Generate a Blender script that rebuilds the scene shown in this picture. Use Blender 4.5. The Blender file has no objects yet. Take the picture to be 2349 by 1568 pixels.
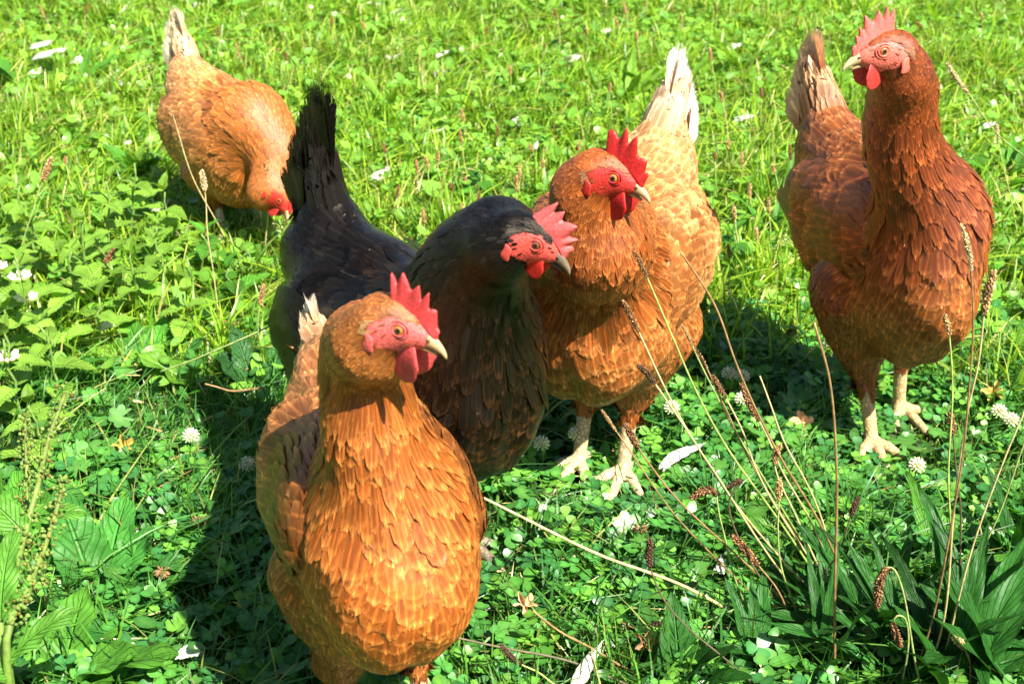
import bpy, math, random
import numpy as np
from mathutils import Vector, Matrix, Quaternion

# ------------------------------------------------------------------ camera, sky, sun
SC = bpy.context.scene
PITCH, LENS, CAM_H = math.radians(26.0), 49.4, 0.817
SUN_EL, SUN_AZ = math.radians(52.0), math.radians(-50.0)   # azimuth measured from +x towards +y
EXPOSURE = 1.4

cam_data = bpy.data.cameras.new("camera")
cam = bpy.data.objects.new("camera", cam_data)
SC.collection.objects.link(cam)
cam.location = (0, 0, CAM_H)
cam.rotation_euler = (math.pi / 2 - PITCH, 0, 0)
cam_data.lens, cam_data.sensor_width = LENS, 36.0
cam_data.clip_start, cam_data.clip_end = 0.02, 2000
cam_data.dof.use_dof = True
cam_data.dof.focus_distance = 1.32
cam_data.dof.aperture_fstop = 14
SC.camera = cam

W = bpy.data.worlds.new("World")
SC.world = W
W.use_nodes = True
wn = W.node_tree
bg = wn.nodes['Background']
sky = wn.nodes.new('ShaderNodeTexSky')
sky.sky_type = 'NISHITA'
sky.sun_disc = False
sky.sun_elevation = SUN_EL
SUN_DIR = Vector((math.cos(SUN_EL) * math.cos(SUN_AZ), math.cos(SUN_EL) * math.sin(SUN_AZ), math.sin(SUN_EL)))
sky.sun_rotation = math.atan2(SUN_DIR.x, SUN_DIR.y)
wn.links.new(sky.outputs[0], bg.inputs[0])
bg.inputs[1].default_value = 0.05
sd = bpy.data.lights.new("sun", 'SUN')
sd.energy, sd.angle, sd.color = 5.0, math.radians(0.5), (1.0, 0.94, 0.82)
sun = bpy.data.objects.new("sun", sd)
SC.collection.objects.link(sun)
sun.rotation_euler = SUN_DIR.to_track_quat('Z', 'Y').to_euler()
SC.view_settings.view_transform = 'Standard'
SC.view_settings.look = 'None'
SC.view_settings.exposure = EXPOSURE
SC.view_settings.gamma = 1.0
SC.view_settings.use_curve_mapping = False
SC.cycles.max_bounces = 6
SC.cycles.transparent_max_bounces = 8

# ------------------------------------------------------------------ helpers
rng = np.random.default_rng(11)
random.seed(5)
PX0, PY0, F = 1174.5, 784.0, LENS / 36.0 * 2349.0     # coordinates read off the photograph (2349 wide)


def ray(px, py):
    u, v = (px - PX0) / F, (py - PY0) / F
    return np.array((u, math.cos(PITCH) - v * math.sin(PITCH), -math.sin(PITCH) - v * math.cos(PITCH)))


def at(px, py, Y):
    d = ray(px, py)
    return d * (Y / d[1]) + np.array((0, 0, CAM_H))


def ground(px, py, z=0.0):
    d = ray(px, py)
    return d * ((z - CAM_H) / d[2]) + np.array((0, 0, CAM_H))


def link(o, parent=None):
    SC.collection.objects.link(o)
    if parent is not None:
        o.parent = parent
    return o


def tag(o, label=None, cat=None, group=None, kind=None):
    if label: o['label'] = label
    if cat: o['category'] = cat
    if group: o['group'] = group
    if kind: o['kind'] = kind
    return o


def empty(name, loc=(0, 0, 0), rz=0.0, scale=1.0):
    o = bpy.data.objects.new(name, None)
    o.empty_display_size = 0.05
    o.location = loc
    o.rotation_euler = (0, 0, rz)
    o.scale = (scale,) * 3
    return link(o)


def make_mesh(name, V, faces, col=None, uv=None, mats=(), midx=None, smooth=True, bn=None):
    """V (n,3); faces: list of int arrays (m,k); col (n,3) point colours; uv (n,2) per point"""
    me = bpy.data.meshes.new(name)
    V = np.asarray(V, dtype=np.float32)
    faces = [np.asarray(f, dtype=np.int32) for f in faces if len(f)]
    me.vertices.add(len(V))
    me.vertices.foreach_set('co', V.ravel())
    loops = np.concatenate([f.ravel() for f in faces])
    tot = np.concatenate([np.full(len(f), f.shape[1], np.int32) for f in faces])
    start = np.concatenate([[0], np.cumsum(tot)[:-1]]).astype(np.int32)
    me.loops.add(len(loops))
    me.loops.foreach_set('vertex_index', loops)
    me.polygons.add(len(tot))
    me.polygons.foreach_set('loop_start', start)
    me.polygons.foreach_set('loop_total', tot)
    if smooth:
        me.polygons.foreach_set('use_smooth', np.ones(len(tot), dtype=bool))
    if midx is not None:
        me.polygons.foreach_set('material_index', np.asarray(midx, dtype=np.int32))
    me.update(calc_edges=True)
    if col is not None:
        c = np.ones((len(V), 4), np.float32)
        c[:, :3] = np.clip(col, 0, 1)
        a = me.attributes.new('Col', 'FLOAT_COLOR', 'POINT')
        a.data.foreach_set('color', c.ravel())
    if uv is not None:
        l = me.uv_layers.new(name='UVMap')
        l.data.foreach_set('uv', np.asarray(uv, np.float32)[loops].ravel())
    if bn is not None:
        a = me.attributes.new('BN', 'FLOAT_VECTOR', 'POINT')
        a.data.foreach_set('vector', np.asarray(bn, np.float32).ravel())
    for m in mats:
        me.materials.append(m)
    return me


def mesh_obj(name, V, faces, col=None, uv=None, mats=(), midx=None, parent=None, smooth=True, bn=None):
    return link(bpy.data.objects.new(name, make_mesh(name, V, faces, col, uv, mats, midx, smooth, bn)), parent)


class MB:
    """collects pieces of one mesh"""
    def __init__(s):
        s.V, s.F, s.C, s.U, s.M, s.B, s.n = [], [], [], [], [], [], 0

    def add(s, V, faces, col, uv=None, m=0, bn=None):
        V = np.asarray(V, float).reshape(-1, 3)
        s.B.append(np.zeros((len(V), 3)) if bn is None else bn)
        for f in faces:
            f = np.asarray(f, int)
            if len(f):
                s.F.append(f + s.n)
                s.M.append(np.full(len(f), m))
        s.V.append(V)
        c = np.empty((len(V), 3)); c[:] = col
        s.C.append(c)
        s.U.append(np.zeros((len(V), 2)) if uv is None else np.asarray(uv, float))
        s.n += len(V)

    def build(s, name, mats, parent=None):
        by = {}
        for f, m in zip(s.F, s.M):
            by.setdefault(f.shape[1], []).append((f, m))
        fs, ms = [], []
        for k in by:
            fs.append(np.concatenate([a for a, _ in by[k]]))
            ms.append(np.concatenate([b for _, b in by[k]]))
        return mesh_obj(name, np.concatenate(s.V), fs, np.concatenate(s.C), np.concatenate(s.U), mats,
                        np.concatenate(ms), parent, bn=np.concatenate(s.B) if any(b.any() for b in s.B) else None)


def norm(a):
    return a / (np.linalg.norm(a, axis=-1, keepdims=True) + 1e-12)


def spline(pts, n):
    """Catmull-Rom through pts, n samples"""
    pts = np.asarray(pts, float)
    if len(pts) == 2:
        t = np.linspace(0, 1, n)[:, None]
        return pts[0] * (1 - t) + pts[1] * t
    P = np.vstack([2 * pts[0] - pts[1], pts, 2 * pts[-1] - pts[-2]])
    seg = np.linalg.norm(np.diff(pts, axis=0), axis=1)
    cum = np.concatenate([[0], np.cumsum(seg)]) / seg.sum()
    out = []
    for t in np.linspace(0, 1, n):
        i = min(max(np.searchsorted(cum, t, side='right') - 1, 0), len(pts) - 2)
        u = (t - cum[i]) / max(cum[i + 1] - cum[i], 1e-9)
        p0, p1, p2, p3 = P[i], P[i + 1], P[i + 2], P[i + 3]
        out.append(0.5 * (2 * p1 + (p2 - p0) * u + (2 * p0 - 5 * p1 + 4 * p2 - p3) * u * u + (3 * p1 - p0 - 3 * p2 + p3) * u ** 3))
    return np.array(out)


def tube(mb, pts, rad, col, k=6, m=0, cap=True):
    """lofted tube; rad scalar or per point (r or (ru, rv)); col single or per point"""
    pts = np.asarray(pts, float)
    n = len(pts)
    T = norm(np.gradient(pts, axis=0))
    ref = np.array((0, 0, 1.0)) if abs(T[0][2]) < 0.9 else np.array((1.0, 0, 0))
    U = np.zeros_like(pts)
    u = ref - T[0] * ref.dot(T[0])
    for i in range(n):
        u = u - T[i] * u.dot(T[i]); u = u / (np.linalg.norm(u) + 1e-12); U[i] = u
    Vv = np.cross(T, U)
    rad = np.asarray(rad, float)
    if rad.ndim == 0: rad = np.full((n, 2), float(rad))
    if rad.ndim == 1: rad = np.stack([rad, rad], 1)
    a = np.linspace(0, 2 * np.pi, k, endpoint=False)
    ring = pts[:, None] + np.cos(a)[None, :, None] * U[:, None] * rad[:, 0, None, None] + np.sin(a)[None, :, None] * Vv[:, None] * rad[:, 1, None, None]
    V = ring.reshape(-1, 3)
    i, j = np.meshgrid(np.arange(n - 1), np.arange(k), indexing='ij')
    i, j = i.ravel(), j.ravel()
    j2 = (j + 1) % k
    q = np.stack([i * k + j, i * k + j2, (i + 1) * k + j2, (i + 1) * k + j], 1)
    col = np.asarray(col, float)
    c = np.repeat(col, k, axis=0) if col.ndim == 2 else col
    fs = [q]
    if cap:
        V = np.vstack([V, pts[0], pts[-1]])
        jj = np.arange(k)
        fs.append(np.stack([np.full(k, n * k), (jj + 1) % k, jj], 1))
        fs.append(np.stack([np.full(k, n * k + 1), (n - 1) * k + jj, (n - 1) * k + (jj + 1) % k], 1))
        if col.ndim == 2: c = np.vstack([c, col[0], col[-1]])
    uv = np.zeros((len(V), 2))
    uv[:n * k, 0] = np.tile(np.arange(k) / k, n)
    uv[:n * k, 1] = np.repeat(np.linspace(0, 1, n), k)
    mb.add(V, fs, c, uv, m)


# ------------------------------------------------------------------ materials
def new_mat(name):
    m = bpy.data.materials.new(name)
    m.use_nodes = True
    nt = m.node_tree
    return m, nt, nt.nodes, nt.links, nt.nodes['Principled BSDF'], nt.nodes['Material Output']


def col_node(n, attr='Col'):
    a = n.new('ShaderNodeAttribute'); a.attribute_name = attr
    return a


def mat_feather(name, shaft=1.6, rough=0.55, spec=0.35, trans=0.12, barb=0.35, sheen=0.0, soft=1.6, fray=.30):
    m, nt, n, l, p, out = new_mat(name)
    a = col_node(n)
    uv = n.new('ShaderNodeUVMap')
    sep = n.new('ShaderNodeSeparateXYZ'); l.new(uv.outputs[0], sep.inputs[0])
    # |u| : u in 0..1 -> distance from the shaft
    s1 = n.new('ShaderNodeMath'); s1.operation = 'SUBTRACT'; s1.inputs[1].default_value = 0.5; l.new(sep.outputs[0], s1.inputs[0])
    ab = n.new('ShaderNodeMath'); ab.operation = 'ABSOLUTE'; l.new(s1.outputs[0], ab.inputs[0])
    # barbs run out and up from the shaft
    mul = n.new('ShaderNodeMath'); mul.operation = 'MULTIPLY'; mul.inputs[1].default_value = 1.3; l.new(ab.outputs[0], mul.inputs[0])
    sub = n.new('ShaderNodeMath'); sub.operation = 'SUBTRACT'; l.new(sep.outputs[1], sub.inputs[0]); l.new(mul.outputs[0], sub.inputs[1])
    cmb = n.new('ShaderNodeCombineXYZ'); l.new(sub.outputs[0], cmb.inputs[0])
    gm = n.new('ShaderNodeNewGeometry')
    sc_ = n.new('ShaderNodeVectorMath'); sc_.operation = 'SCALE'; sc_.inputs[3].default_value = 3.0; l.new(gm.outputs['Position'], sc_.inputs[0])
    ad = n.new('ShaderNodeVectorMath'); ad.operation = 'ADD'; l.new(cmb.outputs[0], ad.inputs[0]); l.new(sc_.outputs[0], ad.inputs[1])
    nz = n.new('ShaderNodeTexNoise'); nz.inputs['Scale'].default_value = 26; nz.inputs['Detail'].default_value = 3
    l.new(ad.outputs[0], nz.inputs['Vector'])
    mr = n.new('ShaderNodeMapRange'); mr.inputs[1].default_value = 0.3; mr.inputs[2].default_value = 0.7
    mr.inputs[3].default_value = 1 - barb; mr.inputs[4].default_value = 1 + barb * 0.7; l.new(nz.outputs[0], mr.inputs[0])
    # shaft streak
    sh = n.new('ShaderNodeMapRange'); sh.inputs[1].default_value = 0.03; sh.inputs[2].default_value = 0.09
    sh.inputs[3].default_value = shaft * 1.15; sh.inputs[4].default_value = 1.0; l.new(ab.outputs[0], sh.inputs[0])
    mm = n.new('ShaderNodeMath'); mm.operation = 'MULTIPLY'; l.new(mr.outputs[0], mm.inputs[0]); l.new(sh.outputs[0], mm.inputs[1])
    vs = n.new('ShaderNodeVectorMath'); vs.operation = 'SCALE'; l.new(a.outputs['Color'], vs.inputs[0]); l.new(mm.outputs[0], vs.inputs[3])
    l.new(vs.outputs[0], p.inputs['Base Color'])
    p.inputs['Roughness'].default_value = rough
    p.inputs['Specular IOR Level'].default_value = spec
    bp = n.new('ShaderNodeBump'); bp.inputs['Strength'].default_value = 0.5; bp.inputs['Distance'].default_value = 0.001
    l.new(nz.outputs[0], bp.inputs['Height'])
    # a feather is a fringe of barbs: it shades mostly with the surface it lies on
    bn = n.new('ShaderNodeAttribute'); bn.attribute_name = 'BN'
    vt = n.new('ShaderNodeVectorTransform'); vt.vector_type = 'VECTOR'; vt.convert_from = 'OBJECT'; vt.convert_to = 'WORLD'
    l.new(bn.outputs['Vector'], vt.inputs[0])
    s2 = n.new('ShaderNodeVectorMath'); s2.operation = 'SCALE'; s2.inputs[3].default_value = soft; l.new(vt.outputs[0], s2.inputs[0])
    a2 = n.new('ShaderNodeVectorMath'); a2.operation = 'ADD'; l.new(s2.outputs[0], a2.inputs[0]); l.new(bp.outputs[0], a2.inputs[1])
    n2 = n.new('ShaderNodeVectorMath'); n2.operation = 'NORMALIZE'; l.new(a2.outputs[0], n2.inputs[0]); l.new(n2.outputs[0], p.inputs['Normal'])
    if sheen:
        p.inputs['Sheen Weight'].default_value = sheen
        p.inputs['Sheen Roughness'].default_value = 0.4
    if trans > 0:
        t = n.new('ShaderNodeBsdfTranslucent'); l.new(vs.outputs[0], t.inputs[0])
        mx = n.new('ShaderNodeMixShader'); mx.inputs[0].default_value = trans
        l.new(p.outputs[0], mx.inputs[1]); l.new(t.outputs[0], mx.inputs[2]); top = mx
    else: top = p
    # the vane frays into separate barbs towards its rim
    def M_(op, a_=None, b_=None, c_=None):
        q = n.new('ShaderNodeMath'); q.operation = op
        for i_, v_ in enumerate((a_, b_, c_)):
            if v_ is None: continue
            if isinstance(v_, (int, float)): q.inputs[i_].default_value = v_
            else: l.new(v_, q.inputs[i_])
        return q.outputs[0]
    ev = M_('MULTIPLY', M_('SUBTRACT', sep.outputs[1], 1 - fray), 1 / fray)
    eu = M_('MULTIPLY', M_('SUBTRACT', M_('MULTIPLY', ab.outputs[0], 2.0), .80), 4.0)
    eu = M_('MULTIPLY', eu, M_('GREATER_THAN', sep.outputs[1], .45))
    ed = M_('MAXIMUM', M_('MAXIMUM', ev, eu), 0.0)
    cb = n.new('ShaderNodeCombineXYZ'); l.new(M_('MULTIPLY', sub.outputs[0], 1.0), cb.inputs[0]); l.new(M_('MULTIPLY', sep.outputs[0], .55), cb.inputs[1])
    ad2 = n.new('ShaderNodeVectorMath'); ad2.operation = 'ADD'; l.new(cb.outputs[0], ad2.inputs[0]); l.new(sc_.outputs[0], ad2.inputs[1])
    n3 = n.new('ShaderNodeTexNoise'); n3.inputs['Scale'].default_value = 30; n3.inputs['Detail'].default_value = 2; l.new(ad2.outputs[0], n3.inputs['Vector'])
    nn3 = M_('MULTIPLY_ADD', n3.outputs[0], 2.0, -.5)
    al = n.new('ShaderNodeMapRange'); al.inputs[1].default_value = -.12; al.inputs[2].default_value = .12
    l.new(M_('SUBTRACT', M_('ADD', nn3, .35), M_('MULTIPLY', ed, 1.25)), al.inputs[0])
    al2 = M_('MAXIMUM', al.outputs[0], M_('LESS_THAN', ed, .02))
    tr = n.new('ShaderNodeBsdfTransparent')
    mt = n.new('ShaderNodeMixShader'); l.new(al2, mt.inputs[0]); l.new(tr.outputs[0], mt.inputs[1]); l.new(top.outputs[0], mt.inputs[2]); l.new(mt.outputs[0], out.inputs[0])
    return m


def mat_leaf(name, rough=0.42, trans=0.35, vein=0.0, spec=0.5, bump=0.0, spots=0.0):
    m, nt, n, l, p, out = new_mat(name)
    a = col_node(n)
    src = a.outputs['Color']
    gm = n.new('ShaderNodeNewGeometry')
    nz = n.new('ShaderNodeTexNoise'); nz.inputs['Scale'].default_value = 120; nz.inputs['Detail'].default_value = 3
    l.new(gm.outputs['Position'], nz.inputs['Vector'])
    mr = n.new('ShaderNodeMapRange'); mr.inputs[3].default_value = 0.65; mr.inputs[4].default_value = 1.35
    l.new(nz.outputs[0], mr.inputs[0])
    fac = mr.outputs[0]
    h = nz.outputs[0]
    if vein:
        uv = n.new('ShaderNodeUVMap')
        sep = n.new('ShaderNodeSeparateXYZ'); l.new(uv.outputs[0], sep.inputs[0])
        s1 = n.new('ShaderNodeMath'); s1.operation = 'SUBTRACT'; s1.inputs[1].default_value = 0.5; l.new(sep.outputs[0], s1.inputs[0])
        ab = n.new('ShaderNodeMath'); ab.operation = 'ABSOLUTE'; l.new(s1.outputs[0], ab.inputs[0])
        mid = n.new('ShaderNodeMapRange'); mid.inputs[1].default_value = 0.02; mid.inputs[2].default_value = 0.06
        mid.inputs[3].default_value = 1.0; mid.inputs[4].default_value = 0.0; l.new(ab.outputs[0], mid.inputs[0])
        # side veins
        k1 = n.new('ShaderNodeMath'); k1.operation = 'MULTIPLY_ADD'; k1.inputs[1].default_value = -0.55; l.new(ab.outputs[0], k1.inputs[0]); l.new(sep.outputs[1], k1.inputs[2])
        nd = n.new('ShaderNodeTexNoise'); nd.inputs['Scale'].default_value = 60; l.new(gm.outputs['Position'], nd.inputs['Vector'])
        k1b = n.new('ShaderNodeMath'); k1b.operation = 'MULTIPLY_ADD'; k1b.inputs[1].default_value = 0.06; l.new(nd.outputs[0], k1b.inputs[0]); l.new(k1.outputs[0], k1b.inputs[2])
        k2 = n.new('ShaderNodeMath'); k2.operation = 'MULTIPLY'; k2.inputs[1].default_value = 62; l.new(k1b.outputs[0], k2.inputs[0])
        k3 = n.new('ShaderNodeMath'); k3.operation = 'SINE'; l.new(k2.outputs[0], k3.inputs[0])
        k4 = n.new('ShaderNodeMapRange'); k4.inputs[1].default_value = 0.8; k4.inputs[2].default_value = 1.0; k4.inputs[3].default_value = 0; k4.inputs[4].default_value = 0.6
        l.new(k3.outputs[0], k4.inputs[0])
        mxv = n.new('ShaderNodeMath'); mxv.operation = 'MAXIMUM'; l.new(mid.outputs[0], mxv.inputs[0]); l.new(k4.outputs[0], mxv.inputs[1])
        vv = n.new('ShaderNodeMath'); vv.operation = 'MULTIPLY_ADD'; vv.inputs[1].default_value = vein; l.new(mxv.outputs[0], vv.inputs[0]); l.new(fac, vv.inputs[2])
        fac = vv.outputs[0]
        hb = n.new('ShaderNodeMath'); hb.operation = 'SUBTRACT'; hb.inputs[0].default_value = 1.0; l.new(mxv.outputs[0], hb.inputs[1])
        hc = n.new('ShaderNodeMath'); hc.operation = 'MULTIPLY_ADD'; hc.inputs[1].default_value = 0.5; l.new(nz.outputs[0], hc.inputs[0]); l.new(hb.outputs[0], hc.inputs[2])
        h = hc.outputs[0]
    vs = n.new('ShaderNodeVectorMath'); vs.operation = 'SCALE'; l.new(src, vs.inputs[0]); l.new(fac, vs.inputs[3])
    colout = vs.outputs[0]
    if spots:
        vo = n.new('ShaderNodeTexNoise'); vo.inputs['Scale'].default_value = 190; l.new(gm.outputs['Position'], vo.inputs['Vector'])
        r = n.new('ShaderNodeMapRange'); r.inputs[1].default_value = 0.66; r.inputs[2].default_value = 0.72; l.new(vo.outputs[0], r.inputs[0])
        mc = n.new('ShaderNodeMix'); mc.data_type = 'RGBA'; mc.inputs[7].default_value = (0.10, 0.05, 0.02, 1)
        l.new(r.outputs[0], mc.inputs[0]); l.new(colout, mc.inputs[6]); colout = mc.outputs[2]
    l.new(colout, p.inputs['Base Color'])
    p.inputs['Roughness'].default_value = rough
    p.inputs['Specular IOR Level'].default_value = spec
    if bump:
        bp = n.new('ShaderNodeBump'); bp.inputs['Strength'].default_value = bump; bp.inputs['Distance'].default_value = 0.003
        l.new(h, bp.inputs['Height']); l.new(bp.outputs[0], p.inputs['Normal'])
    if trans:
        t = n.new('ShaderNodeBsdfTranslucent')
        tc = n.new('ShaderNodeMix'); tc.data_type = 'RGBA'; tc.blend_type = 'MULTIPLY'; tc.inputs[0].default_value = 1.0
        tc.inputs[7].default_value = (1.5, 1.35, 0.5, 1); l.new(colout, tc.inputs[6]); l.new(tc.outputs[2], t.inputs[0])
        mx = n.new('ShaderNodeMixShader'); mx.inputs[0].default_value = trans
        l.new(p.outputs[0], mx.inputs[1]); l.new(t.outputs[0], mx.inputs[2]); l.new(mx.outputs[0], out.inputs[0])
    return m


def mat_attr(name, rough=0.5, spec=0.4, noise=0.3, scale=200, bump=0.3, dist=0.001, sss=0.0, voronoi=False, coat=0.0):
    """colour attribute modulated by noise, with a bump"""
    m, nt, n, l, p, out = new_mat(name)
    a = col_node(n)
    tc = n.new('ShaderNodeTexCoord')
    if voronoi:
        nz = n.new('ShaderNodeTexVoronoi'); nz.feature = 'DISTANCE_TO_EDGE'; hs = nz.outputs[0]
    else:
        nz = n.new('ShaderNodeTexNoise'); nz.inputs['Detail'].default_value = 4; hs = nz.outputs[0]
    nz.inputs['Scale'].default_value = scale
    l.new(tc.outputs['Object'], nz.inputs['Vector'])
    mr = n.new('ShaderNodeMapRange')
    if voronoi: mr.inputs[1].default_value = 0.0; mr.inputs[2].default_value = 0.25
    else: mr.inputs[1].default_value = 0.3; mr.inputs[2].default_value = 0.7
    mr.inputs[3].default_value = 1 - noise; mr.inputs[4].default_value = 1 + noise * (0.2 if voronoi else 1)
    l.new(hs, mr.inputs[0])
    vs = n.new('ShaderNodeVectorMath'); vs.operation = 'SCALE'; l.new(a.outputs['Color'], vs.inputs[0]); l.new(mr.outputs[0], vs.inputs[3])
    l.new(vs.outputs[0], p.inputs['Base Color'])
    p.inputs['Roughness'].default_value = rough
    p.inputs['Specular IOR Level'].default_value = spec
    if sss:
        p.inputs['Subsurface Weight'].default_value = sss
        p.inputs['Subsurface Radius'].default_value = (0.006, 0.002, 0.001)
        p.inputs['Subsurface Scale'].default_value = 0.5
    if coat:
        p.inputs['Coat Weight'].default_value = coat; p.inputs['Coat Roughness'].default_value = 0.05
    bp = n.new('ShaderNodeBump'); bp.inputs['Strength'].default_value = bump; bp.inputs['Distance'].default_value = dist
    l.new(mr.outputs[0], bp.inputs['Height']); l.new(bp.outputs[0], p.inputs['Normal'])
    return m


M_GINGER = mat_feather('ginger_feathers', 1.6, 0.44, 0.5, 0.14, 0.45, soft=1.0)
M_BLACK = mat_feather('black_feathers', 1.6, 0.27, 0.36, 0.0, 0.3, soft=.45)
M_BLACK.node_tree.nodes['Principled BSDF'].inputs['Specular Tint'].default_value = (1.0, .86, .70, 1)
M_WHITE = mat_feather('white_feather', 1.0, 0.7, 0.2, 0.3, 0.15)
M_UNDER = mat_attr('down', 0.9, 0.1, 0.3, 300, 0.5)
M_SKIN = mat_attr('red_skin', 0.45, 0.4, 0.30, 520, 0.6, 0.0008, sss=0.12)
M_COMB = mat_attr('comb_skin', 0.45, 0.4, 0.26, 480, 0.5, 0.0007, sss=0.2)
M_LEG = mat_attr('scaly_leg', 0.5, 0.4, 0.45, 170, 0.6, 0.0008, voronoi=True)
M_BEAK = mat_attr('beak_horn', 0.42, 0.4, 0.12, 160, 0.15)
M_EYE = mat_attr('eye', 0.08, 0.6, 0.15, 900, 0.0, coat=1.0)
M_GRASS = mat_leaf('grass_blade', 0.4, 0.38)
M_CLOVER = mat_leaf('clover_leaf', 0.38, 0.3, spec=0.6)
M_LEAF = mat_leaf('broad_leaf', 0.48, 0.32, vein=0.28, bump=1.0, spec=.28)
M_LEAFD = mat_leaf('weathered_leaf', 0.42, 0.3, vein=0.35, bump=0.7, spots=1.0)
M_STEM = mat_attr('plant_stem', 0.5, 0.4, 0.35, 130, 0.3)
M_SEED = mat_attr('seed_head', 0.75, 0.25, 0.5, 700, 0.6)
M_PETAL = mat_leaf('petal', 0.55, 0.3)
M_DRY = mat_attr('dry_leaf', 0.75, 0.2, 0.4, 160, 0.5)


# ------------------------------------------------------------------ implicit surfaces
class Prim:
    def __init__(s, a, b, r1, r2, k=0.02, flow=None, L=.025, W=.012, sp=.008, base=(.4, .13, .02), tip=(.6, .3, .1),
                 lat=None, sq=1.0, feather=True, lift=.06, region='body', curv=None, rag=.06):
        s.a, s.b = np.array(a, float), np.array(b, float)
        s.r1, s.r2, s.k = r1, r2, k
        s.flow = norm(np.array(flow, float)) if flow is not None else norm(s.b - s.a + 1e-9)
        s.L, s.W, s.sp, s.base, s.tip, s.lat, s.sq = L, W, sp, np.array(base), np.array(tip), lat, sq
        s.feather, s.lift, s.region, s.rag = feather, lift, region, rag
        s.seed = 0.0

    def d(s, P):
        q = P - s.a
        ab = s.b - s.a
        if s.lat is not None:
            la = s.lat
            q = q + (s.sq - 1) * (q @ la)[:, None] * la
            ab = ab + (s.sq - 1) * (ab @ la) * la
        L2 = ab @ ab
        t = np.clip((q @ ab) / L2, 0, 1) if L2 > 1e-12 else np.zeros(len(P))
        return np.linalg.norm(q - t[:, None] * ab, axis=1) - (s.r1 + t * (s.r2 - s.r1))


def sdf(prims, P):
    d = prims[0].d(P)
    first = True
    for p in prims[1:]:
        if first and p.region == 'leg' or p is prims[-1]:
            if first:
                ph = prims[0].seed
                x, y, z = P[:, 0], P[:, 1], P[:, 2]
                d = d + .0026 * (np.sin(x * 62 + ph) * np.sin(z * 55 + 2 * ph) + np.sin(y * 70 + ph * 3) * np.sin(z * 41 + x * 33) + .6 * np.sin(y * 105 + z * 60 + ph) * np.sin(z * 90))
                # crop parting down the middle of the breast
                d = d + .0045 * np.exp(-(y / .010) ** 2) * np.clip((x - .03) / .05, 0, 1) * np.clip((.33 - z) / .05, 0, 1)
                first = False
        e = p.d(P)
        h = np.clip(0.5 + 0.5 * (d - e) / p.k, 0, 1)
        d = d * (1 - h) + e * h - p.k * h * (1 - h)
    return d


def sdf_grad(prims, P, e=1e-3):
    g = np.empty_like(P)
    for i in range(3):
        o = np.zeros(3); o[i] = e
        g[:, i] = sdf(prims, P + o) - sdf(prims, P - o)
    return norm(g)


def project(prims, P, it=3):
    for _ in range(it):
        P = P - sdf(prims, P)[:, None] * sdf_grad(prims, P)
    return P


def surface_net(prims, h=0.0024):
    lo = np.min([np.minimum(p.a, p.b) - max(p.r1, p.r2) for p in prims], 0) - 0.02
    hi = np.max([np.maximum(p.a, p.b) + max(p.r1, p.r2) for p in prims], 0) + 0.02
    B = 6
    nc = np.ceil((hi - lo) / (h * B)).astype(int) + 1
    n = nc * B
    cx = [lo[i] + (np.arange(nc[i]) + .5) * h * B for i in range(3)]
    G = np.stack(np.meshgrid(*cx, indexing='ij'), -1).reshape(-1, 3)
    dc = sdf(prims, G).reshape(nc)
    D = np.repeat(np.repeat(np.repeat(dc, B, 0), B, 1), B, 2).astype(np.float32)
    act = np.abs(dc) < h * B * 1.25
    A = np.repeat(np.repeat(np.repeat(act, B, 0), B, 1), B, 2)
    idx = np.argwhere(A)
    D[A] = sdf(prims, lo + (idx + .5) * h)
    S = D < 0
    c = np.zeros(tuple(np.array(D.shape) - 1), np.int8)
    for i in (0, 1):
        for j in (0, 1):
            for k in (0, 1):
                c += S[i:i + c.shape[0], j:j + c.shape[1], k:k + c.shape[2]]
    cell = (c > 0) & (c < 8)
    ids = -np.ones(cell.shape, np.int64)
    cc = np.argwhere(cell)
    ids[cell] = np.arange(len(cc))
    V = lo + (cc + 1.0) * h
    V = project(prims, V, 3)
    Fs = []
    for ax in range(3):
        o = np.eye(3, dtype=int)
        u, v = o[(ax + 1) % 3], o[(ax + 2) % 3]
        s0 = S[:-1] if ax == 0 else (S[:, :-1] if ax == 1 else S[:, :, :-1])
        s1 = S[1:] if ax == 0 else (S[:, 1:] if ax == 1 else S[:, :, 1:])
        e = np.argwhere(s0 != s1)
        e = e[(e[:, (ax + 1) % 3] > 0) & (e[:, (ax + 2) % 3] > 0)]
        inside0 = S[tuple(e.T)]
        mx = np.array(ids.shape)
        a_, b_, c_, d_ = e, e - u, e - u - v, e - v
        ok = np.all(a_ < mx, axis=1)
        q = np.stack([ids[tuple(x[ok].T)] for x in (a_, b_, c_, d_)], 1)
        fl = ~inside0[ok]
        q[fl] = q[fl][:, ::-1]
        Fs.append(q[(q >= 0).all(1)])
    return V, np.concatenate(Fs)


# ------------------------------------------------------------------ feathers
ROWS = np.array([0, .30, .58, .74, .86, .95, 1.0])
WPROF = np.array([.45, .88, 1.0, .97, .84, .60, .34])
COLS = np.array([-1, -.5, 0, .5, 1.0])


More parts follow.
